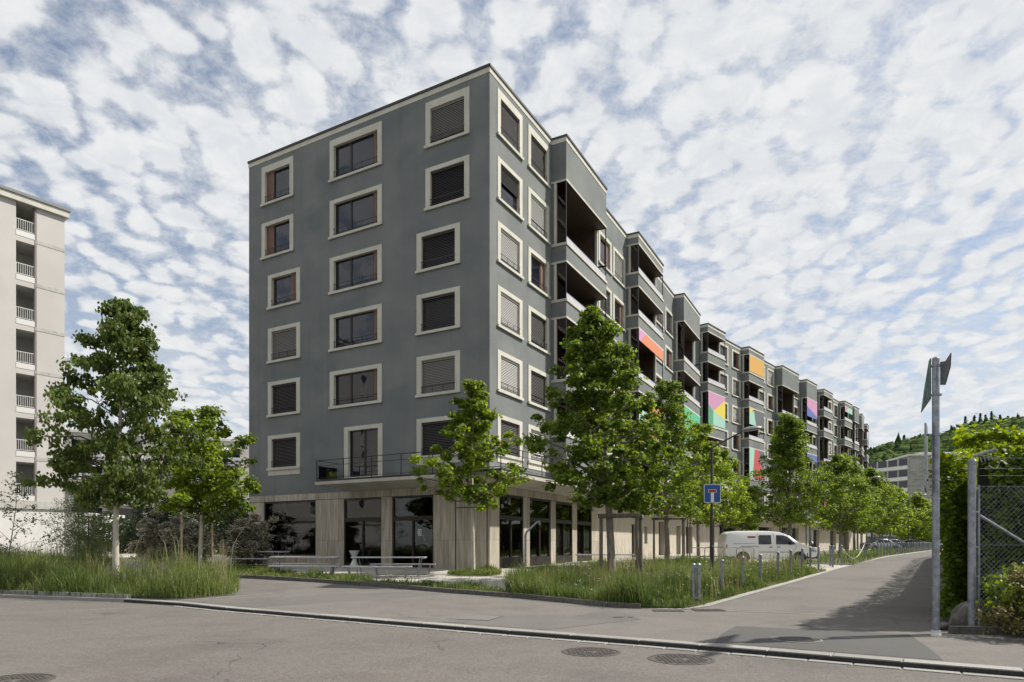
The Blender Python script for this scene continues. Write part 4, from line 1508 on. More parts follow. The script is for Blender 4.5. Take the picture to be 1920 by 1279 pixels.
def vnoise(x, y, s, seed):
    r = np.random.default_rng(seed).uniform(0, 1, (64, 64))
    u, v = x / s, y / s
    i, j = np.floor(u).astype(int), np.floor(v).astype(int)
    fu, fv = u - i, v - j
    fu, fv = fu * fu * (3 - 2 * fu), fv * fv * (3 - 2 * fv)
    g = lambda a, b: r[a % 64, b % 64]
    return (g(i, j) * (1 - fu) + g(i + 1, j) * fu) * (1 - fv) + (g(i, j + 1) * (1 - fu) + g(i + 1, j + 1) * fu) * fv


def grass(name, poly, n, h, mat, label, off=.04, wid=.009, hvar=.8, lean=.5, thr=0.0, seed=1, ymax=None, cond=None, cat='grass', clump=1.1, hmod=None):
    P = np.array(poly)
    x0, y0 = P.min(0)
    x1, y1 = P.max(0)
    if ymax: y1 = min(y1, ymax)
    xs, ys = NP.uniform(x0, x1, n * 6), NP.uniform(y0, y1, n * 6)
    ok = in_poly(xs, ys, poly)
    if cond is not None: ok &= cond(xs, ys)
    d = vnoise(xs + 50, ys + 50, clump, seed) * .6 + vnoise(xs + 50, ys + 50, clump * .35, seed + 1) * .4
    ok &= NP.uniform(0, 1, len(xs)) < np.clip((d - thr) * 2.2, 0.0, 1)
    xs, ys, d = xs[ok][:n], ys[ok][:n], d[ok][:n]
    m = len(xs)
    H = h * (1 + hvar * (d - .5) * 2) * NP.uniform(.45, 1.15, m)
    H = H * (.35 + 1.1 * vnoise(xs + 11, ys + 31, 1.3, seed + 9)) * (.7 + .6 * vnoise(xs + 31, ys + 5, .4, seed + 12))
    if hmod is not None: H = H * hmod(xs, ys)
    az = NP.uniform(0, 2 * np.pi, m)
    ln = np.abs(NP.normal(0, lean, m) + (vnoise(xs + 70, ys + 20, .5, seed + 5) - .5) * .5) * H
    dx, dy = np.cos(az) * ln, np.sin(az) * ln
    wz = NP.uniform(0, np.pi, m)
    wx, wy = np.cos(wz) * wid, np.sin(wz) * wid
    z = gz_np(ys) + off
    b = np.stack([xs, ys, z], 1)
    w = np.stack([wx, wy, np.zeros(m)], 1)
    mid = b + np.stack([dx * .3, dy * .3, H * .6], 1)
    tip = b + np.stack([dx, dy, H * (1 - np.clip(ln / H, 0, 1) * .25)], 1)
    V = np.stack([b - w, b + w, mid + w * .8, mid - w * .8, tip], 1)
    base = (np.arange(m) * 5)[:, None]
    F = np.concatenate([base + np.array([[0, 1, 2]]), base + np.array([[0, 2, 3]]), base + np.array([[3, 2, 4]])], 0)
    r = np.clip((vnoise(xs + 20, ys + 60, 1.6, seed + 7) - .5) * .9 + (vnoise(xs + 20, ys + 60, .4, seed + 8) - .5) * .5 + .42 + NP.uniform(-.3, .38, m), 0, 1)
    put(name, np_mesh(name, V.reshape(-1, 3), F, M[mat], np.tile(r, 3)), kind='stuff', label=label, cat=cat)


GR_LEFT = [(-60, 30.3), (-30, 22.8), (-14.22, 19.05), (-10.3, 17.95), (-8.6, 17.8), (-7.7, 19.0), (-8.7, 21.5), (-10.4, 23.8), (-13, 26.0), (-16, 28.6), (-30, 37), (-60, 54)]
GR_MAIN = [(0.1, 18.45), (1.4, 17.22), (2.3, 16.3), (3.05, 15.95), (4.15, 15.8), (4.7, 16.4), (6.1, 18.5), (9.55, 23.35), (11.95, 26.85), (13.65, 29.2), (12.2, 31), (8.6, 34.2), (6.4, 33.0), (3.2, 28.2), (1.6, 25.2), (0.5, 22.3), (-0.2, 20.2)]
EDGE = lambda x, y: np.clip(.28 + ((4.7 + (y - 16.4) * .70) - x) / 2.6, .28, 1)   # trodden and low towards the road
grass('tall_grass', GR_LEFT, 52000, .80, 'grass', 'tall uncut meadow grass on the left island', seed=4, ymax=36, cond=lambda x, y: x > -26, wid=.008)
grass('seed_grass', BED_LEFT, 7000, 1.0, 'grass_straw', 'straw coloured seed stalks standing in the left meadow', seed=9, thr=.35, ymax=32, cond=lambda x, y: x > -24, wid=.006, lean=.18)
grass('tall_grass', GR_MAIN, 46000, .56, 'grass', 'tall green grass in the planting bed under the largest maple', seed=14, wid=.008, hmod=EDGE, cond=lambda x, y: (y < 24 + .3 * x))
grass('tall_grass', BED_MAIN, 15000, .42, 'grass', 'grass in the rear of the planting bed behind the bollards', seed=15, wid=.010, hmod=EDGE, cond=lambda x, y: (y >= 24 + .3 * x))
grass('seed_grass', BED_MAIN, 2600, .68, 'grass_straw', 'pale seed stalks among the grass of the planting bed', seed=16, thr=.3, wid=.005, lean=.2)
grass('short_grass', BED_STRIP, 16000, .20, 'grass', 'short patchy grass strip behind the curved kerb', seed=24, thr=.22, wid=.010)
grass('short_grass', [(-3.0, 26.0), (-0.4, 25.4), (0, 27.5), (-1.2, 29), (-3.2, 28.5)], 5000, .32, 'grass', 'tuft of grass around the foot of the corner maple', seed=25, wid=.01,
      cond=lambda x, y: (x + 1.5) ** 2 + (y - 27) ** 2 < 1.2)
grass('verge_grass', BED_FAR, 26000, .42, 'grass', 'green verge along the far row of bollards', seed=26, wid=.02, clump=2.5)
grass('edge_weeds', [(8.25, 11.3), (16, 10.6), (16, 11.9), (8.5, 12.6)], 5000, .35, 'grass_straw', 'dry weeds at the foot of the fence', seed=27, wid=.006)


def herbs(name, poly, n, size, zmin, zmax, mat, label, seed, shape='oval', cond=None, clump=.6):
    P = np.array(poly)
    x0, y0 = P.min(0); x1, y1 = P.max(0)
    xs, ys = NP.uniform(x0, x1, n * 8), NP.uniform(y0, y1, n * 8)
    ok = in_poly(xs, ys, poly)
    if cond is not None: ok &= cond(xs, ys)
    d = vnoise(xs + 90, ys + 90, clump, seed)
    ok &= d > .52
    xs, ys, d = xs[ok][:n], ys[ok][:n], d[ok][:n]
    z = gz_np(ys) + zmin + (zmax - zmin) * NP.uniform(0, 1, len(xs)) * (d - .4) * 1.8
    put(name, leaf_mesh(name, np.stack([xs, ys, z], 1), size, M[mat], shape, .1), kind='stuff', label=label, cat='plants')


herbs('herbs', BED_MAIN, 15000, .075, .03, .60, 'herb', 'broad-leaved herbs between the grass of the planting bed', 3)
herbs('herbs', BED_LEFT, 20000, .085, .03, .75, 'herb', 'leafy herbs along the front of the left meadow', 5, cond=lambda x, y: (x > -22) & (y < 24))
herbs('low_weeds', BED_STRIP, 5000, .06, .03, .25, 'herb', 'low weeds around the feet of the benches', 6)


def dots(name, poly, n, r, z0, z1, mat, label, seed):
    rr = random.Random(seed)
    P = np.array(poly)
    mb = MB()
    c = 0
    while c < n:
        x, y = rr.uniform(P[:, 0].min(), P[:, 0].max()), rr.uniform(P[:, 1].min(), P[:, 1].max())
        if not in_poly(np.array([x]), np.array([y]), poly)[0]: continue
        z = gz(y) + rr.uniform(z0, z1)
        mb.lathe((x, y, z), [(r * .3, -r * .5), (r, 0), (r * .4, r * .4)], 6)
        c += 1
    put(name, mb.mesh(name, M[mat]), kind='stuff', label=label, cat='flowers')


dots('yellow_flowers', [(4.6, 16.8), (9, 23), (12, 28), (8, 29), (5, 22)], 90, .022, .25, .5, 'yellow', 'scattered yellow flowers in the bed by the bollards', 1)
dots('white_flowers', BED_MAIN, 130, .016, .35, .6, 'whiteflower', 'tiny white flowers in the planting bed', 2)
dots('yellow_flowers', BED_STRIP, 40, .022, .12, .22, 'yellow', 'yellow flowers in the short grass by the benches', 3)
dots('violet_flowers', [(-11.6, 19.2), (-10.4, 18.9), (-10.2, 20.4), (-11.6, 20.6)], 160, .022, .45, .85, 'purple', 'patch of violet flowers in the left meadow', 4)


def pebbles():
    rr = random.Random(5)
    mb = MB()
    for i in range(1500):
        x = rr.uniform(-7, 1.8); y = rr.uniform(20, 28)
        lo = 19.9 - .75 * x
        if y < lo: continue
        r = rr.uniform(.008, .022)
        z = gz(y)
        mb.lathe((x, y, z), [(r, 0), (r * .7, r * .6)], 5)
    put('pebbles', mb.mesh('pebbles', M['granite']), kind='stuff', label='loose stones on the gravel forecourt', cat='stones')


pebbles()

# ------------------------------------------------------------------ hedge, fence and shrub on the right
def hedge():
    t = thing('hedge', (10.2, 13.6, 0), 'tall leafy hedge with bright yellow green top along the right side of the road', 'hedge')
    line = [(8.75, 12.9), (10.3, 15.2), (13.7, 19.7), (20.5, 30.2), (27.8, 41.7), (45, 66)]
    H = 3.35
    pos, out = [], []

    def addface(a, b, n, nrm, z0=0.1, z1=H, bulge=.32):
        m = n
        u = NP.uniform(0, 1, m)
        z = NP.uniform(z0, z1, m)
        x = a[0] + (b[0] - a[0]) * u
        y = a[1] + (b[1] - a[1]) * u
        bz = vnoise(x * 1.0 + y + 30, z + 40, .55, 77) * bulge + vnoise(x + y + 30, z + 40, 1.7, 78) * bulge * 1.2 + NP.normal(0, .06, m)
        bz += np.where(z > z1 - .5, 0, 0)
        p = np.stack([x + nrm[0] * bz, y + nrm[1] * bz, z + gz_np(y)], 1)
        pos.append(p); out.append(np.tile(np.array([[nrm[0], nrm[1], .25]]), (m, 1)))
    for (a, b), n in zip(zip(line, line[1:]), (7000, 9000, 9000, 6000, 4000)):
        d = math.hypot(b[0] - a[0], b[1] - a[1])
        addface(a, b, n, (-(b[1] - a[1]) / d, (b[0] - a[0]) / d))
    addface((8.75, 12.9), (16, 12.9), 12000, (0, -1))
    # top
    m = 26000
    yy = 12.6 + 42 * NP.uniform(0, 1, m) ** 2.2
    le = np.interp(yy, [p[1] for p in line], [p[0] for p in line])
    xx = le + NP.uniform(-.25, 5.5, m) * np.where(yy < 20, 1.2, .6)
    zz = H + gz_np(yy) - .1 + vnoise(xx + 20, yy + 20, .8, 81) * .45 + vnoise(xx + 20, yy + 20, .28, 82) * .35 + NP.normal(0, .05, m)
    spike = NP.uniform(0, 1, m) > .97
    zz += spike * NP.uniform(0, .3, m)
    pos.append(np.stack([xx, yy, zz], 1)); out.append(np.tile(np.array([[0, 0, .6]]), (m, 1)))
    sz = 0.105
    p = np.concatenate(pos); o = np.concatenate(out)
    r = np.clip(NP.uniform(0, .62, len(p)) + np.clip((p[:, 2] - gz_np(p[:, 1]) - H + .35) * .9, 0, .5), 0, 1)
    sub('foliage', None or leaf_mesh('foliage', p - np.array([10.2, 13.6, 0]), sz, M['leaf_hedge'], 'oval', .15, o, r, up=.5), t)
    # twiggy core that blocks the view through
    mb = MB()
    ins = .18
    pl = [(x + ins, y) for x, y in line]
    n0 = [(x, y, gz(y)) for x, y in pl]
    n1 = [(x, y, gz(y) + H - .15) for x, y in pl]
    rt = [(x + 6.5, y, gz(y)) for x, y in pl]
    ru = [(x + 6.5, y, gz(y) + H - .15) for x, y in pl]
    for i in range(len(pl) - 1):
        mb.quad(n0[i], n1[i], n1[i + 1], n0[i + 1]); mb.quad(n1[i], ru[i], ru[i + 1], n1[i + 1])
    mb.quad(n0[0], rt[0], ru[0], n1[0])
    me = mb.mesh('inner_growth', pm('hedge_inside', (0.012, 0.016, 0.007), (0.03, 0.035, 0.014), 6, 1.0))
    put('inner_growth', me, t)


hedge()


def fence():
    FY = 11.5
    t = thing('chain_link_fence', (7.84, FY, 0), 'galvanised chain link fence with thick corner post and barbed wires before the hedge', 'fence')
    L = lambda nm, mb, m='galv': put(nm, mb.mesh(nm, M[m]), t)
    mb = MB(); mb.lathe((7.84, FY, 0), [(.062, -.2), (.062, 2.86), (.066, 2.87), (.066, 2.93), (.04, 2.97)], 18)
    o = put('corner_post', mb.mesh('corner_post', M['galv'], False), t)
    for z in (.45, .95, 1.45, 2.05, 2.45):
        mb = MB(); mb.lathe((7.84, FY, z), [(.066, 0), (.066, .03)], 16); mb.box(7.89, 7.95, FY - .015, FY + .015, z, z + .03)
        L('clamp', mb)
    mb = MB(); mb.tube((7.955, FY, -.1), (7.955, FY, 2.52), .021, n=10); L('stay_post', mb)
    mb = MB(); mb.tube((7.97, FY, 2.0), (9.6, FY, 1.0), .028, n=10); mb.tube((9.6, FY, 1.0), (11.3, FY, -.05), .028, n=10); L('brace', mb)
    mb = MB(); mb.tube((10.9, FY, -.1), (10.9, FY, 2.6), .04, n=10); mb.tube((14.0, FY, -.1), (14.0, FY, 2.6), .04, n=10); L('line_post', mb)
    for z in (2.50, 2.68, 2.80, 2.98, 1.5, .95, .4):
        mb = MB(); mb.tube((7.95, FY - .02, z), (14, FY - .02, z + .0), .004, n=4)
        if z > 2.6:
            for i in range(40):
                x = 8.05 + i * .15
                mb.tube((x, FY - .02, z - .015), (x + .01, FY - .02, z + .015), .0025, n=3)
        L('wire', mb)
    # woven mesh: two families of diagonal wires
    mb = MB()
    zt, zb, st = 2.50, .35, .085
    H_ = zt - zb
    k = -30
    x = 7.97 - H_
    while x < 14:
        for sgn in (1, -1):
            a = (x, zb) if sgn > 0 else (x, zt)
            b = (x + H_, zt) if sgn > 0 else (x + H_, zb)
            ax, az, bx, bz = a[0], a[1], b[0], b[1]
            if ax < 7.97:
                tt = (7.97 - ax) / (bx - ax); ax, az = 7.97, az + (bz - az) * tt
            if bx > 14:
                tt = (14 - ax) / (bx - ax); bx, bz = 14, az + (bz - az) * tt
            if bx - ax > .02:
                mb.tube((ax, FY + .004 * sgn, az), (bx, FY + .004 * sgn, bz), .0026, n=3, caps=False)
        x += st
    put('wire_mesh', mb.mesh('wire_mesh', M['galv']), t, kind='stuff')
    # barbed wire bracket at the top
    mb = MB(); mb.tube((7.84, FY - .03, 3.01), (8.14, FY - .16, 3.11), .026, n=12); L('barb_arm', mb)
    for i in range(4):
        mb = MB(); xx = 7.93 + i * .06
        mb.tube((xx, FY - .07, 2.99 + i * .015), (xx + .03, FY - .07, 2.90 + i * .015), .010, n=6); L('arm_lug', mb)
    mb = MB()
    pts = [(8.17 + .09 * math.sin(a) - .03, FY - .12 + .02 * math.cos(a * 3), 2.90 + .11 * math.cos(a)) for a in [i * .42 for i in range(12)]]
    mb.path(pts, .006, 5); L('wire_coil', mb)


fence()
tree('low_shrub', (9.3, 11.05, 0), 'low bushy shrub with dry brown front at the foot of the fence', 'shrub', 1.05, .05, sc_prof([(0, 1.0), (.5, .95), (.85, .7), (1, .5)], 1.05), tr=.02, nlimb=40, per=9, leaves=13000, lsize=.055,
     mat='leaf_dry', bark='bark_dark', seed=91, cl=.15, stems=4, droop=.3)
tree('low_shrub', (10.3, 10.95, 0), 'low dry shrub at the right edge in front of the fence', 'shrub', 1.0, .05, sc_prof([(0, 1.0), (.5, .95), (.85, .7), (1, .5)], 1.0), tr=.02, nlimb=34, per=9, leaves=11000, lsize=.055,
     mat='leaf_dry', bark='bark_dark', seed=92, cl=.15, stems=4, droop=.3)
tree('ivy_shrub', (8.9, 11.75, 0), 'bright green leafy plant growing through the bottom of the fence', 'shrub', 1.3, .3, sc_prof([(0, .8), (.5, 1.0), (1, .5)], .9), tr=.02, nlimb=26, per=8, leaves=3500, lsize=.075,
     mat='leaf_hedge', bark='bark_dark', seed=93, cl=.2, stems=3)


def rockmesh(r, seed, sq=(1, 1, 1)):
    bm = bmesh.new()
    bmesh.ops.create_icosphere(bm, subdivisions=3, radius=r)
    rr = random.Random(seed)
    ax = [(Vector((rr.gauss(0, 1), rr.gauss(0, 1), rr.gauss(0, 1))).normalized(), rr.uniform(.62, .9)) for _ in range(9)]
    for v in bm.verts:
        for n, d in ax:
            k = v.co.dot(n) - r * d
            if k > 0: v.co -= n * k * .9
        v.co = Vector((v.co.x * sq[0], v.co.y * sq[1], v.co.z * sq[2]))
    me = bpy.data.meshes.new('boulder')
    bm.to_mesh(me); bm.free()
    me.materials.append(M['rock'])
    me.polygons.foreach_set('use_smooth', [True] * len(me.polygons))
    return me


put('boulder', rockmesh(.30, 9, (.85, .8, 1.05)), mat=Matrix.Translation((7.98, 11.95, .2)), label='large rounded boulder beside the fence post', cat='rock')
put('boulder', rockmesh(.12, 6, (1.2, 1, .7)), mat=Matrix.Translation((7.62, 11.95, .05)), label='small flat stone left of the large boulder', cat='rock')
fkerb = thing('edge_kerb', (7.7, 11.35, 0), None, None, kind='structure')
pieces(fkerb, [(7.42, 11.42), (9.4, 11.25), (14.4, 10.75)], .38, .16, -.1, .13, M['kerbdark'], 'kerb_stone')

# ------------------------------------------------------------------ posts, signs and lamps
def signpole():
    x, y = 7.01, 11.16
    t = thing('sign_pole', (x, y, 0), 'tall galvanised pole with edge-on signs at the right of the junction', 'sign pole')
    mb = MB(); mb.lathe((0, 0, 0), [(.055, -.1), (.055, 4.58), (.045, 4.60)], 20); sub('pole', mb.mesh('pole', M['galv']), t)
    mb = MB(); mb.lathe((0, 0, 0), [(.085, -.02), (.078, .03), (.068, .05), (.068, .09)], 20); sub('base_collar', mb.mesh('base_collar', M['whitemetal']), t)
    u = Vector((.40, .92, 0)).normalized()
    ang = math.atan2(u.y, u.x)
    def plate(pts, off, mat, nm, lb):
        mb = MB(); mb.prism(pts, off - .006, off + .006)
        o = sub(nm, mb.mesh(nm, M[mat]), t, label=lb); o.rotation_euler = (0, 0, ang)
        return o
    plate([(.0, 3.93), (1.02, 3.88), (.62, 4.25), (.16, 4.60), (.0, 4.60)], .07, 'sign_teal', 'sign_plate', 'blue green printed sign plate seen from its edge')
    plate([(-.10, 4.50), (-.55, 4.40), (-.98, 4.42), (-.93, 4.22), (-.52, 4.03), (-.10, 4.12)], -.05, 'cardark', 'sign_plate', 'dark back of the folded sign plate')
    for z in (3.97, 4.45):
        mb = MB(); mb.lathe((0, 0, z), [(.07, 0), (.07, .03)], 16); mb.box(-.02, .09, -.02, .02, z, z + .03); sub('clamp', mb.mesh('clamp', M['galv']), t)
    # lower plate, standing off the pole on two clamps
    dv = Vector((.60, .80, 0)).normalized()
    z0, z1 = 2.39, 3.50
    pts = []
    hw, r = .32, .08
    for cx, cz, a0 in ((hw - r, z1 - r, 0), (-hw + r, z1 - r, 90), (-hw + r, z0 + r, 180), (hw - r, z0 + r, 270)):
        for k_ in range(5):
            a = math.radians(a0 + k_ * 22.5)
            pts.append((cx + r * math.cos(a), cz + r * math.sin(a)))
    mb = MB(); mb.prism(pts, -.012, .012)
    o = sub('sign_plate', mb.mesh('sign_plate', M['galv']), t, label='rounded grey sign plate seen from its edge')
    o.location = (-.13, .05, 0); o.rotation_euler = (0, 0, math.atan2(.83, .555))
    for z in (2.56, 3.31):
        mb = MB(); mb.lathe((0, 0, z), [(.070, 0), (.070, .035)], 16); mb.box(-.13, -.05, -.015, .03, z, z + .03); sub('clamp', mb.mesh('clamp', M['galv']), t)


signpole()


def deadend():
    x, y = 7.18, 24.2
    t = thing('road_sign', (x, y - .09, gz(y)), 'square blue dead-end sign with white stem and red bar on the lamp post', 'road sign')
    zb = 3.01 - gz(y)
    w, h = .60, .66
    ox = -.02
    def rr_(w_, h_, r):
        p = []
        for cx, cz, a0 in ((w_ / 2 - r, h_ / 2 - r, 0), (-w_ / 2 + r, h_ / 2 - r, 90), (-w_ / 2 + r, -h_ / 2 + r, 180), (w_ / 2 - r, -h_ / 2 + r, 270)):
            for k_ in range(5):
                a = math.radians(a0 + k_ * 22.5)
                p.append((ox + cx + r * math.cos(a), zb + h / 2 + cz + r * math.sin(a)))
        return p
    mb = MB(); mb.prism(rr_(w, h, .05), 0, .02); sub('sign_plate', mb.mesh('sign_plate', M['sign_white']), t)
    mb = MB(); mb.prism(rr_(w - .04, h - .04, .04), -.004, -.0005); sub('blue_field', mb.mesh('blue_field', M['sign_blue']), t)
    mb = MB(); mb.box(ox - .055, ox + .055, -.008, -.0045, zb + .025, zb + .36); sub('stem', mb.mesh('stem', M['sign_white']), t)
    mb = MB(); mb.box(ox - .15, ox + .15, -.008, -.0045, zb + .361, zb + .475); sub('bar_border', mb.mesh('bar_border', M['sign_white']), t)
    mb = MB(); mb.box(ox - .135, ox + .135, -.012, -.0085, zb + .372, zb + .463); sub('red_bar', mb.mesh('red_bar', M['sign_red']), t)
    mb = MB()
    for z in (zb + .12, zb + .52):
        mb.box(-.06, .06, .021, .10, z, z + .03)
    sub('bracket', mb.mesh('bracket', M['galv']), t)


deadend()


def lamp(x, y, h, label, s=1.0, reach=1.75, rise=.55):
    t = thing('street_lamp', (x, y, gz(y)), label, 'street lamp', 'dark street lamps along the road')
    mb = MB(); mb.lathe((0, 0, 0), [(.075, -.1), (.075, 1.2), (.055, 1.25), (.045, h)], 14); sub('pole', mb.mesh('pole', M['pole']), t)
    a = Vector((0, 0, h - .02)); b = Vector((reach * .62, 0, h + rise))
    mb = MB(); mb.tube(a, b, .032, .026, 10); sub('arm', mb.mesh('arm', M['pole']), t)
    # flat oval lantern
    bm = bmesh.new()
    bmesh.ops.create_uvsphere(bm, u_segments=20, v_segments=10, radius=1)
    for v in bm.verts:
        z = v.co.z
        v.co = Vector((v.co.x * .40, v.co.y * .19, z * (.12 if z > 0 else .05)))
    me = bpy.data.meshes.new('lamp_head'); bm.to_mesh(me); bm.free(); me.materials.append(M['lampgrey'])
    me.polygons.foreach_set('use_smooth', [True] * len(me.polygons))
    o = sub('lamp_head', me, t); o.location = (reach * .62 + .36, 0, h + rise + .08); o.rotation_euler = (0, math.radians(-8), 0)
    return t


lamp(7.21, 24.35, 4.80, 'dark street lamp carrying the blue sign, its oval head reaching over the road')
lamp(31.5, 62.0, 6.35, 'second street lamp, between the maples behind the van', reach=2.6, rise=.6)
lamp(52.0, 88.5, 6.6, 'third street lamp, near the far end of the row', reach=2.6, rise=.6)


def bollard_mesh():
    mb = MB(); mb.lathe((0, 0, 0), [(.047, -.1), (.047, .955), (.052, .96), (.052, .985), (.035, 1.0)], 14)
    return mb.mesh('bollard', M['galv'])


bm_ = bollard_mesh()
BOL = [(5.72, 18.4), (6.9, 20.2), (8.06, 21.9), (9.5, 24.1), (10.7, 25.9), (11.95, 27.8), (12.9, 29.2), (13.9, 30.6), (15.4, 32.4), (15.75, 33.4), (16.75, 34.3), (23.1, 44.2)]
x, y = 25.1, 46.8
while len(BOL) < 42:
    BOL.append((x, y)); x += 1.08; y += 1.52
NUMW = (ORD0 := 'first second third fourth fifth sixth seventh eighth ninth tenth eleventh twelfth thirteenth fourteenth fifteenth sixteenth seventeenth eighteenth nineteenth twentieth'.split()) + ['twenty-' + w for w in ORD0[:9]] + ['thirtieth']
ORD = ['first', 'second', 'third', 'fourth', 'fifth', 'sixth', 'seventh', 'eighth', 'ninth', 'tenth', 'eleventh', 'twelfth']
for i, (x, y) in enumerate(BOL):
    lb = ('galvanised steel bollard at the road edge, %s single one counted from the junction' % ORD[i]) if i < 12 else ('distant steel bollard, the %s of the dense row beyond the chain' % NUMW[i - 12])
    if i == 10: lb = 'galvanised steel bollard at the left end of the hanging chain'
    if i == 11: lb = 'galvanised steel bollard at the right end of the hanging chain'
    put('bollard', bm_, mat=Matrix.Translation((x, y, gz(y) + .03)) @ Matrix.Rotation(R.uniform(-.02, .02), 4, 'X') @ Matrix.Rotation(R.uniform(-.015, .015), 4, 'Y'), label=lb, cat='bollard', group='steel bollards along the road edge')
t = thing('double_post', (4.59, 16.83, .05), 'pair of joined steel tubes at the corner of the planting bed, nearest the junction', 'bollard')
for dx in (-.065, .065):
    mb = MB(); mb.lathe((dx, 0, 0), [(.048, -.1), (.048, .93), (.056, .94), (.056, .97), (.035, .99)], 14); sub('tube', mb.mesh('tube', M['galv']), t)
for z in (.12, .88):
    mb = MB(); mb.box(-.12, .12, -.056, -.049, z, z + .04); sub('strap', mb.mesh('strap', M['galv']), t)
a, b = Vector((16.75, 34.3, gz(34.3) + .95)), Vector((23.1, 44.2, gz(44.2) + .95))
mb = MB()
pp = [a.lerp(b, i / 24) + Vector((0, 0, -.75 * math.sin(math.pi * i / 24))) for i in range(25)]
mb.path(pp, .018, 5)
put('chain', mb.mesh('chain', M['whitemetal']), label='pale chain hanging between two bollards', cat='chain')


def pump():
    t = thing('standpipe', at(.48, 24.24), 'bent galvanised steel pipe standing on the gravel before the shop doors', 'standpipe')
    mb = MB(); mb.lathe((0, 0, 0), [(.10, -.02), (.10, .01), (.05, .16), (.042, .2)], 14); sub('foot', mb.mesh('foot', M['galv']), t)
    mb = MB(); mb.path([(0, 0, .18), (0, 0, 1.62), (.03, 0, 1.72), (.44, 0, 2.10), (.50, 0, 2.10)], .040, 12); sub('pipe', mb.mesh('pipe', M['galv']), t)
    mb = MB(); mb.tube((.50, 0, 2.13), (.52, 0, 1.99), .05, .045, 12); sub('outlet', mb.mesh('outlet', M['galv']), t)
    mb = MB(); mb.box(-.075, -.035, -.03, .03, .4, .62); sub('valve_box', mb.mesh('valve_box', M['galv']), t)


pump()
mb = MB()
mb.box(-.35, .35, -.2, .2, 0, .02)
put('ground_plate', mb.mesh('ground_plate', M['iron']), mat=Matrix.Translation(at(.1, 25.0, .004)), label='flat dark plate on the gravel behind the bent pipe', cat='plate')


# ------------------------------------------------------------------ benches and tables
def bench(name, loc, rz, label, L, z, wid, mat='alu', cat='bench', boards=2, group=None, thick=.045):
    t = thing(name, loc, label, cat, group, rz)
    bw = wid / boards
    mb = MB(); mb.box(-L / 2, L / 2, -bw / 2 + .008, bw / 2 - .008, z - thick, z)
    me = mb.mesh('board', M[mat])
    for i in range(boards):
        o = sub('board', me, t); o.location = (0, -wid / 2 + bw * (i + .5), 0)
    mb = MB(); mb.box(-L / 2 + .05, -L / 2 + .09, -wid / 2 + .03, wid / 2 - .03, z - thick - .04, z - thick)
    mb.box(L / 2 - .09, L / 2 - .05, -wid / 2 + .03, wid / 2 - .03, z - thick - .04, z - thick)
    sub('crossbar', mb.mesh('crossbar', M['galv']), t)
    for sx in (-1, 1):
        for sy in (-1, 1):
            mb = MB(); mb.tube((sx * (L / 2 - .28), sy * (wid / 2 - .03), -.03), (sx * (L / 2 - .20), sy * (wid / 2 - .07), z - thick), .019, n=7)
            sub('leg', mb.mesh('leg', M['galv']), t)
        mb = MB(); mb.tube((sx * (L / 2 - .24), -(wid / 2 - .05), z * .5), (sx * (L / 2 - .24), wid / 2 - .05, z * .5), .013, n=6)
        sub('stretcher', mb.mesh('stretcher', M['galv']), t)
    return t


bench('table', at(-8.05, 26.3), .03, 'long grey slatted outdoor table nearest the grass, left of the two by the shop doors', 2.6, .76, .62, cat='table', boards=4)
bench('bench', at(-7.9, 25.55), .03, 'low grey bench on the kerb side of the left table', 2.6, .45, .30)
bench('bench', at(-8.25, 27.05), .03, 'low grey bench on the building side of the left table', 2.6, .45, .30)
bench('table', at(-4.75, 26.1), -.02, 'long grey slatted outdoor table in front of the shop doors', 2.85, .76, .62, cat='table', boards=4)
bench('bench', at(-5.05, 25.3), -.02, 'low grey bench on the kerb side of the table before the shop doors', 2.6, .45, .30)
bench('bench', at(-4.35, 26.9), -.02, 'low grey bench on the building side of the table before the shop doors', 2.6, .45, .30)
bench('table', at(-12.0, 32.8), -.35, 'grey table under the big window at the left end of the building', 2.4, .76, .62, cat='table', boards=4)
bench('bench', at(-12.4, 31.9), -.35, 'low bench beside the table under the big left window', 2.2, .45, .30)
bench('table', at(4.2, 29.8), .0, 'grey table behind the tall grass right of the glass doors', 2.75, .70, .62, cat='table', boards=4)
bench('bench', at(3.9, 28.9), .0, 'low bench half hidden by grass before the right-hand table', 3.2, .40, .30)


def hoop(x, y, label, rz=0, w=.9, h=.82):
    mb = MB()
    pts = [(-w / 2, 0, -.05), (-w / 2, 0, h - .14), (-w / 2 + .05, 0, h - .04), (-w / 2 + .14, 0, h), (w / 2 - .14, 0, h), (w / 2 - .05, 0, h - .04), (w / 2, 0, h - .14), (w / 2, 0, -.05)]
    mb.path(pts, .022, 8)
    put('bike_rack', mb.mesh('bike_rack', M['galv']), mat=Matrix.Translation(at(x, y)) @ Matrix.Rotation(rz, 4, 'Z'), label=label, cat='bike rack', group='steel bicycle hoops')


hoop(9.9, 35.2, 'steel bicycle hoop left of the dark lamp post, nearest the framed tree', 0, 1.3, .88)
hoop(10.9, 35.9, 'steel bicycle hoop just left of the lamp post and van', 0, 1.3, .9)
hoop(11.3, 34.4, 'steel bicycle hoop in front of the rear wheel of the van', 0, 1.0, .9)
hoop(12.1, 35.0, 'steel bicycle hoop before the van, right one', 0, .9, .9)

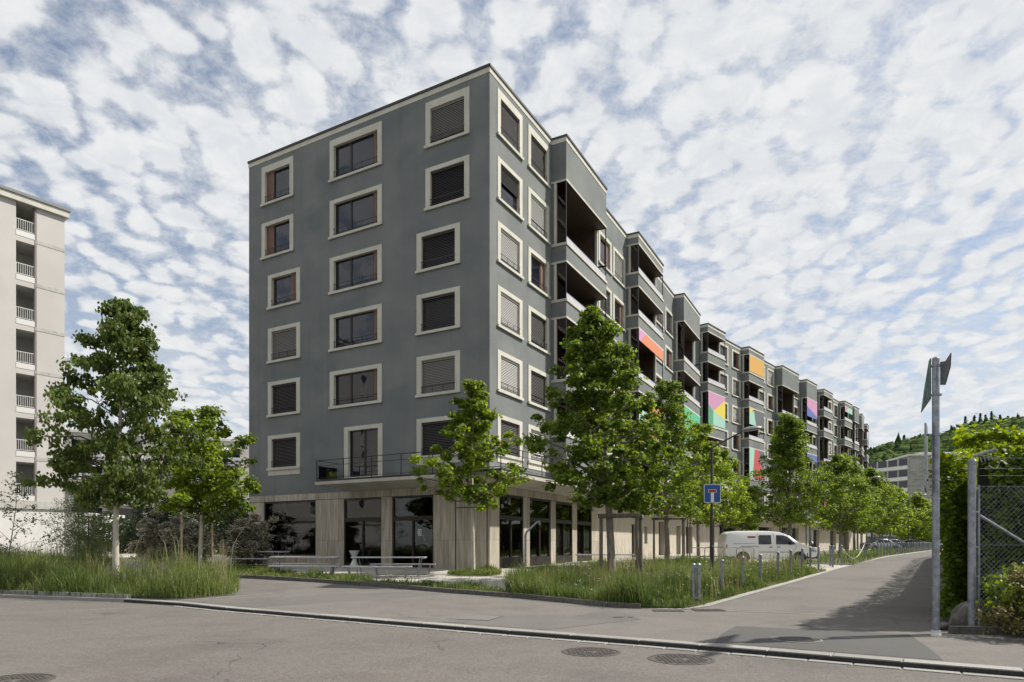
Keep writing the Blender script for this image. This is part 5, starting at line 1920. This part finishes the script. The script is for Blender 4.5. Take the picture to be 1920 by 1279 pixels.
# ------------------------------------------------------------------ vehicles
def vehicle(name, loc, rz, label, cat, L, hw, roof, belt, wheels, wr, paint, side_windows, nose, extras=None, kind_group=None):
    """roof: list (x, z) top outline from rear to front; body lofted through rings"""
    t = thing(name, loc, label, cat, kind_group, rz)
    xs = [p[0] for p in roof]
    V, F = [], []
    n = 0
    rings = []
    for i, (x, zr) in enumerate(roof):
        e = min(x, L - x)
        taper = 1 - .10 * max(0, 1 - e / .45) ** 2
        b = min(belt, zr - .06)
        w = hw * taper
        tum = .0 if zr <= belt + .12 else min(.13, (zr - belt) * .16)
        pts = [(w * .93, .26), (w, .45), (w, b * .62 + .15), (w * .985, b), (w - tum * .75, b + (zr - b) * .72), (w - tum - .07, zr - .03), (w - tum - .22, zr), (0, zr + .025)]
        ring = [(x, y, z) for y, z in pts] + [(x, -y, z) for y, z in reversed(pts[:-1])]
        rings.append(ring)
    m = len(rings[0])
    V = [v for r in rings for v in r]
    for i in range(len(rings) - 1):
        for j in range(m - 1):
            F.append((i * m + j, (i + 1) * m + j, (i + 1) * m + j + 1, i * m + j + 1))
    F.append(tuple(range(m)))
    F.append(tuple((len(rings) - 1) * m + m - 1 - j for j in range(m)))
    me = bpy.data.meshes.new('body'); me.from_pydata(V, [], F); me.materials.append(paint)
    bm = bmesh.new(); bm.from_mesh(me); bmesh.ops.recalc_face_normals(bm, faces=bm.faces[:]); bm.to_mesh(me); bm.free()
    me.polygons.foreach_set('use_smooth', [True] * len(me.polygons))
    body = sub('body', me, t)
    md = body.modifiers.new('edge', 'EDGE_SPLIT'); md.split_angle = math.radians(38)

    def half(x, z):
        zr = np.interp(x, xs, [p[1] for p in roof])
        e = min(x, L - x)
        w = hw * (1 - .10 * max(0, 1 - e / .45) ** 2)
        b = min(belt, zr - .06)
        tum = .0 if zr <= belt + .12 else min(.13, (zr - belt) * .16)
        if z <= b: return w
        return w - tum * .75 * min(1, (z - b) / max(.01, (zr - b) * .72)) - .0
    for s in (-1, 1):
        for nm, mt, pts in side_windows:
            vv = [(x, s * (half(x, z) + .006), z) for x, z in pts]
            me = bpy.data.meshes.new(nm)
            k_ = len(vv)
            inn = [(x, y - s * .02, z) for x, y, z in vv]
            fc = [tuple(range(k_)), tuple(range(2 * k_ - 1, k_ - 1, -1))] + [(i, k_ + i, k_ + (i + 1) % k_, (i + 1) % k_) for i in range(k_)]
            me.from_pydata(vv + inn, [], fc); me.materials.append(mt)
            sub(nm, me, t)
        for wx in wheels:
            mb = MB()
            y0 = s * (hw + .004)
            prof = []
            R_ = wr + .075
            ring = [(wx + R_ * math.cos(a), .33 + R_ * math.sin(a)) for a in np.linspace(-.25, math.pi + .25, 15)]
            mb.prism(ring, min(y0, y0 - s * .02), max(y0, y0 - s * .02))
            sub('wheel_arch', mb.mesh('wheel_arch', M['tyre']), t)
            mb = MB(); mb.tube((wx, s * (hw - .18), wr), (wx, s * (hw + .012), wr), wr, wr, 24)
            wh = sub('wheel', mb.mesh('wheel', M['tyre']), t)
            mb = MB(); mb.tube((wx, s * (hw + .005), wr), (wx, s * (hw + .022), wr), wr * .62, wr * .56, 18)
            sub('rim', mb.mesh('rim', M['lampgrey']), wh)
    return t, half


VR = [(0, 1.10), (.03, 1.45), (.10, 1.70), (.28, 1.80), (.8, 1.84), (1.8, 1.85), (2.6, 1.84), (3.05, 1.79), (3.4, 1.68), (3.75, 1.46), (4.08, 1.20), (4.22, 1.12), (4.6, 1.04), (4.9, .94), (5.05, .80), (5.12, .62)]
G, P_ = M['carglass'], M['plastic']
van, vhalf = vehicle('van', (11.28, 36.35, gz(36.3)), -.03, 'white delivery van parked sideways behind the grass and bollards', 'van', 5.12, .88, VR, 1.06, (.95, 4.05), .31, M['carpaint'], [
    ('window', G, [(1.82, 1.10), (2.52, 1.10), (2.52, 1.62), (1.88, 1.62), (1.82, 1.57)]),
    ('window', G, [(2.78, 1.10), (3.86, 1.10), (3.80, 1.18), (3.42, 1.52), (3.20, 1.60), (2.80, 1.62)]),
    ('trim_strip', P_, [(1.85, .66), (3.60, .66), (3.60, .69), (1.85, .69)]),
    ('slide_rail', P_, [(.80, .975), (1.82, .975), (1.82, .995), (.80, .995)]),
    ('panel_seam', M['lampgrey'], [(.42, 1.14), (1.66, 1.14), (1.66, 1.155), (.42, 1.155)]),
    ('door_seam', P_, [(1.775, .36), (1.785, .36), (1.785, 1.70), (1.775, 1.70)]),
    ('door_seam', P_, [(2.645, .36), (2.655, .36), (2.655, 1.70), (2.645, 1.70)]),
    ('door_seam', P_, [(3.66, .40), (3.67, .40), (3.93, 1.06), (3.92, 1.06)]),
    ('handle', P_, [(2.82, .93), (3.02, .93), (3.02, .965), (2.82, .965)]),
    ('handle', P_, [(2.40, .93), (2.58, .93), (2.58, .965), (2.40, .965)]),
    ('decal', M['decal'], [(1.22, 1.46), (1.66, 1.46), (1.66, 1.56), (1.22, 1.56)]),
    ('headlight', M['headlamp'], [(4.72, .70), (4.98, .66), (5.00, .74), (4.80, .88), (4.66, .90)]),
    ('bumper', P_, [(4.42, .30), (5.06, .30), (5.07, .58), (4.48, .62)]),
    ('bumper', P_, [(.02, .30), (.50, .30), (.50, .44), (.02, .52)]),
    ('tail_light', M['redlamp'], [(.03, .88), (.10, .88), (.10, 1.10), (.05, 1.10)]),
], 1)
mb = MB(); mb.box(4.98, 5.16, -.8, .8, .30, .58); sub('bumper', mb.mesh('bumper', P_), van)
van.matrix_basis = van.matrix_basis @ Matrix.Scale(.945, 4)
# windscreen
mb = MB()
for (x0, z0_, x1, z1_) in ((3.46, 1.665, 4.05, 1.245),):
    mb.quad((x0, -.66, z0_), (x0, .66, z0_), (x1, .74, z1_), (x1, -.74, z1_))
    nrm = Vector((.58, 0, .81)) * .03
    mb.v = [tuple(Vector(v) + nrm) for v in mb.v]
sub('windscreen', mb.mesh('windscreen', G), van)
for s in (-1, 1):
    mb = MB(); mb.box(3.50, 3.62, s * .90, s * 1.06, 1.08, 1.28)
    o = sub('mirror', mb.mesh('mirror', P_), van)
    bv = o.modifiers.new('bevel', 'BEVEL'); bv.width = .03; bv.segments = 3

CR = [(0, .75), (.05, .95), (.5, 1.02), (.75, 1.10), (1.15, 1.38), (1.6, 1.46), (2.3, 1.46), (2.8, 1.34), (3.25, 1.05), (3.5, .98), (4.0, .88), (4.25, .72), (4.3, .55)]
CW = [('window', G, [(.95, .96), (1.9, .96), (1.9, 1.38), (1.35, 1.36)]), ('window', G, [(1.98, .96), (3.0, .96), (2.62, 1.33), (1.98, 1.38)]), ('door_seam', P_, [(1.935, .4), (1.945, .4), (1.945, .94), (1.935, .94)]),
      ('headlight', M['headlamp'], [(3.85, .66), (4.15, .62), (4.12, .72), (3.82, .78)]), ('tail_light', M['redlamp'], [(.04, .70), (.22, .70), (.2, .86), (.06, .86)])]
for i, (x, y, pnt, lb) in enumerate([(41.2, 79.0, 'carsilver', 'silver car parked behind the dense bollard row, left one'), (45.2, 84.0, 'cardark', 'dark car parked beside the silver car behind the bollard row'),
                                     (55.5, 96.5, 'cardark', 'dark car parked near the sign pole at the far end of the row'), (70.0, 112.0, 'carsilver', 'silver car at the far end of the road, right of the sign pole')]):
    vehicle('parked_car', (x, y, gz(y)), .15, lb, 'car', 4.3, .86, CR, .92, (.75, 3.45), .30, M[pnt], CW, 1, kind_group='cars parked at the far end of the street')

# ------------------------------------------------------------------ shop interior pieces seen through the glass
M['glow'] = bpy.data.materials.new('lamp_glow'); M['glow'].use_nodes = True
_b = M['glow'].node_tree.nodes['Principled BSDF']; _b.inputs['Emission Color'].default_value = (1, .72, .38, 1); _b.inputs['Emission Strength'].default_value = 3.0


def pendant(x, y, z, label, r=.28):
    t = thing('pendant_lamp', (x, y, z), label, 'ceiling lamp', 'round pendant lamps in the corner room')
    mb = MB(); mb.lathe((0, 0, 0), [(r, -.03), (r, .03), (.03, .06)], 20); sub('shade', mb.mesh('shade', M['lampgrey']), t)
    mb = MB(); mb.lathe((0, 0, 0), [(r * .9, -.045), (r * .95, -.031)], 20); sub('glow_disc', mb.mesh('glow_disc', M['glow']), t)
    mb = MB(); mb.tube((0, 0, .06), (0, 0, 4.14 - z), .008, n=5); sub('cord', mb.mesh('cord', M['rail']), t)


q = SL.mat @ Vector((-4.4, 1.6, 0)); pendant(q.x, q.y, 3.35, 'pendant lamp behind the second door, left one')
q = SL.mat @ Vector((-3.9, 2.2, 0)); pendant(q.x, q.y, 3.25, 'pendant lamp behind the second door, right one')
for dz, yy, lb in ((3.45, 1.2, 'top'), (3.28, 1.6, 'middle'), (3.10, 2.0, 'lowest')):
    q = S0.mat @ Vector((1.6 + yy * .1, yy, 0)); pendant(q.x, q.y, dz, 'pendant lamp behind the glass at the building corner, %s one' % lb, .2)
q = SL.mat @ Vector((-7.65, -.35, 0))
mb = MB(); mb.lathe((0, 0, 0), [(.24, 0), (.24, .02), (.07, .36), (.07, .40), (.25, .78), (.25, .80)], 20)
put('stool_table', mb.mesh('stool_table', M['whitemetal']), mat=Matrix.Translation((q.x, q.y, .42)), label='pale hourglass-shaped stand table beside the first door', cat='stand table')
q = SL.at(-4.05, 1.95, .115)
mb = MB(); mb.box(0, .21, -.004, 0, 0, .3, 0); mb.box(.03, .18, -.008, -.0045, .03, .27, 1); mb.box(.07, .12, -.012, -.0085, .07, .22, 0)
put('notice', mb.mesh('notice', [M['sign_white'], M['slat_grey']]), mat=SL.at(-4.05, 1.95, .085), label='small white notice taped to the second door', cat='notice')
mb = MB(); mb.lathe((0, 0, 0), [(.10, 0), (.14, .2), (.13, .22)], 14)
t = thing('flower_pot', (*SL.pt(-8.4, 1.0), 4.66), 'small planter with yellow flowers on the balcony end', 'flower pot')
sub('pot', mb.mesh('pot', M['plastic']), t)
sub('leaves', leaf_mesh('leaves', NP.normal(0, .09, (160, 3)) + np.array([0, 0, .3]), .07, M['leaf_maple'], 'oval'), t)
mb = MB()
for i in range(14): mb.lathe((R.gauss(0, .09), R.gauss(0, .09), .34 + R.gauss(0, .06)), [(.01, -.01), (.025, 0), (.012, .015)], 6)
sub('blossoms', mb.mesh('blossoms', M['yellow']), t)

# ------------------------------------------------------------------ pale tower on the left
def tower():
    o_ = (-31.3, 47.2)
    sg = Seg(o_, (.6, .8))      # x runs towards the right corner, negative x to the left; -y faces the street
    t = thing('apartment_tower', (o_[0], o_[1], .5), 'pale cream apartment tower with a column of white loggias at the left edge', 'apartment building')
    fl = [4.45 + 2.95 * i for i in range(8)]
    zt = 24.4
    cols = [(-2.86, -1.80), (-9.5, -8.4), (-16.2, -13.0), (-23, -21.9), (-30, -26.8), (-37, -35.9)]
    hol = []
    for c0, c1 in cols:
        for i in range(7):
            hol.append((c0, c1, fl[i] + .05 - .0, fl[i] + 2.62))
    mb = MB(); wall_holes(mb, -44, 0, 4.45, zt, hol, .12)
    mb.quad((0, 0, 4.45), (0, 14, 4.45), (0, 14, zt), (0, 0, zt))
    put('wall', mb.mesh('wall', M['tower']), t, sg.mat)
    mb = MB(); mb.quad((-44, .06, -.5), (.0, .06, -.5), (.0, .06, 3.95), (-44, .06, 3.95)); mb.quad((0, .06, -.5), (0, 14, -.5), (0, 14, 3.95), (0, .06, 3.95))
    put('plinth_wall', mb.mesh('plinth_wall', M['white']), t, sg.mat)
    mb = MB(); mb.box(-44, .06, -.06, 14, 3.95, 4.449); put('concrete_band', mb.mesh('concrete_band', M['towerband']), t, sg.mat, label='broad concrete band above the white plinth')
    for i in range(1, 7):
        mb = MB(); mb.box(-1.78, .02, -.02, .05, fl[i] - .18, fl[i] + .06)
        put('concrete_band', mb.mesh('concrete_band', M['towerband']), t, sg.mat)
    mb = MB(); mb.box(-44.1, .22, -.22, 14, zt, zt + .42); put('roof_slab', mb.mesh('roof_slab', M['trim']), t, sg.mat)
    mb = MB(); mb.box(-44.2, .30, -.30, 14, zt + .42, zt + .62); put('roof_edge', mb.mesh('roof_edge', M['lampgrey']), t, sg.mat)
    mb = MB(); mb.box(-1.80, -1.68, -.02, .3, 4.46, zt - .01); put('corner_post', mb.mesh('corner_post', pm('mauve_frame', (.20, .165, .165), None)), t, sg.mat)
    for ci, (c0, c1) in enumerate(cols):
        for i in range(7):
            z = fl[i] + .05
            w = c1 - c0
            # loggia box
            mb = MB()
            d = 2.4
            mb.quad((0, .12, 0), (0, d, 0), (0, d, 2.57), (0, .12, 2.57)); mb.quad((0, d, 0), (w + .9, d, 0), (w + .9, d, 2.57), (0, d, 2.57))
            mb.quad((w + .9, .12, 0), (w + .9, d, 0), (w + .9, d, 2.57), (w + .9, .12, 2.57)); mb.quad((0, .0, 2.565), (w + .9, .0, 2.565), (w + .9, d, 2.565), (0, d, 2.565))
            mb.quad((0, 0, .002), (w + .9, 0, .002), (w + .9, d, .002), (0, d, .002))
            lg = put('loggia', mb.mesh('loggia', M['white']), t, sg.at(c0, z))
            mb = MB(); mb.box(0, w, -.02, .10, -.02, .34); sub('parapet', cached(('tpar', round(w, 2)), lambda: mb.mesh('parapet', M['whitemetal'])), lg)
            mb = MB(); mb.box(0, w, .02, .05, 1.08, 1.12); mb.box(0, w, .02, .05, .40, .43)
            n = int(w / .13)
            for j in range(n + 1):
                x = .02 + (w - .04) * j / n
                mb.box(x - .012, x + .012, .025, .045, .43, 1.08)
            sub('railing', cached(('trail', round(w, 2)), lambda: mb.mesh('railing', M['whitemetal'])), lg)
            mb = MB(); mb.box(.1, w * .55, d - .06, d - .02, .1, 2.2); sub('pane', cached(('tpane', round(w, 2)), lambda: mb.mesh('pane', M['glass'])), lg)


tower()


def far_block(name, sg, L, floors, z0, fh, label, balc, dep=14, wallm='bgwall', seed=1):
    rr = random.Random(seed)
    t = thing(name, (sg.o[0], sg.o[1], z0), label, 'apartment building')
    H = z0 + floors * fh + .6
    hol, win, bal = [], [], []
    x = 1.0
    k_ = 0
    while x < L - 3:
        isb = (k_ % 3) in balc
        w = 3.6 if isb else 1.3
        for i in range(floors):
            z = z0 + i * fh
            if isb: bal.append((x, x + w, z + .15, z + fh - .35))
            else: win.append((x, x + w, z + .95, z + 2.3))
        x += w + (1.2 if isb else 1.7)
        k_ += 1
    mb = MB(); wall_holes(mb, 0, L, 0, H, [*win, *bal], .3)
    mb.quad((L, 0, 0), (L, dep, 0), (L, dep, H), (L, 0, H)); mb.quad((0, 0, 0), (0, 0, H), (0, dep, H), (0, dep, 0)); mb.quad((0, 0, H), (L, 0, H), (L, dep, H), (0, dep, H))
    put('wall', mb.mesh('wall', M[wallm]), t, sg.mat)
    mb = MB(); mb.box(-.2, L + .2, -.2, dep, H + .001, H + .3); put('roof', mb.mesh('roof', M['whitemetal']), t, sg.mat)
    for i in range(floors):
        mb = MB(); mb.box(0, L, -.02, .0, z0 + i * fh - .12, z0 + i * fh + .02); put('floor_band', mb.mesh('floor_band', M['towerband']), t, sg.mat)
    for (a, b, c, d) in win:
        o = put('window', cached(('fbw', round(b - a, 2), round(d - c, 2)), lambda: (lambda q: (q.box(0, b - a, .12, .16, 0, d - c), q.mesh('window', M['whitemetal']))[1])(MB())), t, sg.at(a, c))
        sub('pane', cached(('fbp', round(b - a, 2), round(d - c, 2)), lambda: (lambda q: (q.box(.07, b - a - .07, .10, .118, .07, d - c - .07), q.mesh('pane', M['glass']))[1])(MB())), o)
    for (a, b, c, d) in bal:
        def mk():
            q = MB()
            q.box(-.1, b - a + .1, -1.3, .3, -.15, 0)
            return q.mesh('balcony', M['bgwall'])
        o = put('balcony', cached(('fbb', round(b - a, 2)), mk), t, sg.at(a, c))
        def mk2():
            q = MB()
            q.box(-.1, b - a + .1, -1.3, -1.27, .12, 1.0)
            q.box(-.1, -.07, -1.27, 0, .12, 1.0)
            q.box(b - a + .07, b - a + .1, -1.27, 0, .12, 1.0)
            return q.mesh('balcony_rail', M['railglass'])
        sub('balcony_rail', cached(('fbr', round(b - a, 2)), mk2), o)
        def mk3():
            q = MB(); q.box(0, b - a, .26, .29, 0, d - c)
            return q.mesh('pane', M['glass'])
        sub('pane', cached(('fbq', round(b - a, 2), round(d - c, 2)), mk3), o)
        if rr.random() < .3:
            def mk4():
                q = MB(); q.quad((0, 0, d - c), (b - a, 0, d - c), (b - a, -1.4, d - c - .6), (0, -1.4, d - c - .6))
                return q.mesh('awning', M['bgwall'])
            sub('awning', cached(('fba', round(b - a, 2)), mk4), o)


far_block('apartment_block', Seg((-60, 90), (1, .45)), 23.5, 5, .8, 3.05, 'long pale apartment block with balconies far behind the linden and the light maple', (0, 1), seed=2)
far_block('apartment_block', Seg((-52, 62.5), (1, .0)), 12.5, 1, .6, 3.0, 'low white building behind the saplings', (), dep=6, wallm='white', seed=4)

# grey brick block far right
def brickblock():
    sg = Seg((110.0, 187), (1, -.12))
    t = thing('brick_tower', (110.0, 187, .9), 'grey brick high-rise with white roof edge before the wooded hill', 'apartment building')
    mb = MB(); mb.box(0, 17, 0, 14, 0, 26.2); put('wall', mb.mesh('wall', M['brick']), t, sg.mat)
    mb = MB(); mb.box(-.3, 17.3, -.3, 14.3, 26.2, 26.7); put('roof_edge', mb.mesh('roof_edge', M['white']), t, sg.mat)
    mb = MB(); mb.box(4, 17, 3, 12, 26.7, 27.5); put('roof_box', mb.mesh('roof_box', M['white']), t, sg.mat)
    s2 = Seg((104.5, 199), (.42, -.9))
    mb = MB(); mb.box(0, 13.0, .5, 12, 0, 25.6); put('side_wing', mb.mesh('side_wing', M['towerband']), t, s2.mat)
    for i in range(8):
        mb = MB(); mb.box(0, 13.0, -.6, .5, .9 + i * 3.1, 1.9 + i * 3.1); put('balcony', mb.mesh('balcony', M['white']), t, s2.mat)
        for j in range(4):
            mb = MB(); mb.box(.3 + j * 3.2, 2.9 + j * 3.2, .38, .49, 2.0 + i * 3.1, 3.9 + i * 3.1); put('pane', mb.mesh('pane', M['glass']), t, s2.mat)


brickblock()

# ------------------------------------------------------------------ wooded hill
def hz(X, Y):
    az = X / np.maximum(Y, 1.0)
    top = np.interp(az, [.40, .52, .56, .60, .64, .67, .72, .80, 1.2], [60, 84, 92, 99, 103, 112, 117, 121, 130])
    f = np.clip((Y - 330) / 370, 0, 1)
    f = f * f * (3 - 2 * f)
    return 1.0 + top * f


nx, ny = 50, 24
gx, gy = np.meshgrid(np.linspace(.35, 1.3, nx), np.linspace(320, 900, ny))
X_ = gx * gy
V = np.stack([X_.ravel(), gy.ravel(), (hz(X_, gy)).ravel()], 1)
idx = np.arange(nx * ny).reshape(ny, nx)
F = np.stack([idx[:-1, :-1].ravel(), idx[:-1, 1:].ravel(), idx[1:, 1:].ravel(), idx[1:, :-1].ravel()], 1)
put('hill', np_mesh('hill', V, F, M['hill']), kind='structure')


def forest():
    bm = bmesh.new(); bmesh.ops.create_icosphere(bm, subdivisions=2, radius=1)
    bv = np.array([v.co[:] for v in bm.verts]); bf = np.array([[v.index for v in f.verts] for f in bm.faces]); bm.free()
    n = 4200
    yy = NP.uniform(345, 730, n)
    az = NP.uniform(.45, .86, n)
    xx = az * yy
    zz = hz(xx, yy)
    r = NP.uniform(4.0, 7.5, n)
    con = NP.uniform(0, 1, n) < .07
    Vs, Fs, Rn = [], [], []
    jit = 1 + NP.normal(0, .17, (n, len(bv)))
    V = bv[None] * jit[:, :, None] * r[:, None, None]
    V[:, :, 2] *= np.where(con, 1.5, .95)[:, None]
    # conifers narrow towards the top
    hgt = (bv[:, 2] + 1) / 2
    nar = 1 - .75 * hgt
    V[con, :, 0] *= nar[None]; V[con, :, 1] *= nar[None]
    V += np.stack([xx, yy, zz + r * .55], 1)[:, None, :]
    F = (np.arange(n) * len(bv))[:, None, None] + bf[None]
    rn = np.where(con, NP.uniform(0, .15, n), NP.uniform(.3, 1, n))
    rnd = np.clip(np.repeat(rn, len(bf)) + NP.normal(0, .07, n * len(bf)), 0, 1)
    M['forest'] = leafmat('forest_canopy', (0.020, 0.036, 0.016), (0.085, 0.120, 0.042), 0.0)
    M['forest'].node_tree.nodes['Principled BSDF'].inputs['Specular IOR Level'].default_value = 0.0
    put('forest', np_mesh('forest', V.reshape(-1, 3), F.reshape(-1, 3), M['forest'], rnd), kind='stuff', label='mixed forest covering the hill on the horizon', cat='forest')
    # leafy fuzz over the canopy lobes
    m = 60000
    k_ = NP.integers(0, n, m)
    d = NP.normal(0, 1, (m, 3)); d[:, 2] = np.abs(d[:, 2]); d /= np.linalg.norm(d, axis=1, keepdims=True)
    ok = ~con[k_]
    k_, d = k_[ok], d[ok]
    p = np.stack([xx[k_], yy[k_], zz[k_] + r[k_] * .55], 1) + d * (r[k_] * NP.uniform(.9, 1.15, len(k_)))[:, None]
    put('forest_leaves', leaf_mesh('forest_leaves', p, 2.1, M['forest'], 'dia', .2, d, np.clip(rn[k_] + NP.normal(0, .15, len(k_)), 0, 1)), kind='stuff', label='leafy outer twigs of the forest on the hill', cat='forest')


forest()


def conifer(x, y, h, label, seed):
    rr = random.Random(seed)
    z = float(hz(np.array(x), np.array(y)))
    t = thing('pine_tree', (x, y, z), label, 'conifer', 'dark conifers on the ridge')
    mb = MB(); mb.tube((0, 0, 0), (0, 0, h), .35, .08, 6); sub('trunk', mb.mesh('trunk', M['bark_dark']), t)
    n = 700
    f = NP.uniform(.18, 1, n)
    a = NP.uniform(0, 6.28, n)
    lay = np.abs(np.sin(f * 22 + seed)) * .5 + .5
    rad = (1 - f) * h * .27 * lay * NP.uniform(.2, 1, n) + .05
    p = np.stack([np.cos(a) * rad, np.sin(a) * rad, f * h - rad * .15], 1)
    sub('crown', leaf_mesh('crown', p, 1.25, M['leaf_dark'], 'dia', .2), t)


for i, (px, dy, h, lb) in enumerate([(1685 + 10, 700, 19, 'lone conifer on the ridge left of the sign pole'), (1708, 705, 13, 'small conifer on the ridge just left of the sign pole'), (1650, 690, 13, 'conifer on the lower ridge beside the grey building'),
                                     (1810, 700, 22, 'tall conifer on the ridge, first right of the sign pole'), (1827, 702, 22, 'pointed conifer on the ridge, second right of the sign pole'), (1838, 706, 24, 'conifer in the dark ridge group, its left member'),
                                     (1848, 706, 22, 'conifer in the dark ridge group, its middle member'), (1859, 704, 24, 'conifer in the dark ridge group, its right member'), (1875, 706, 20, 'broad conifer above the fence post'), (1890, 706, 18, 'conifer near the right edge of the ridge'), (1908, 706, 18, 'conifer at the right end of the ridge')]):
    conifer((px - 960) / 1265 * dy, dy, h, lb, i)

print('objects', len(bpy.data.objects))
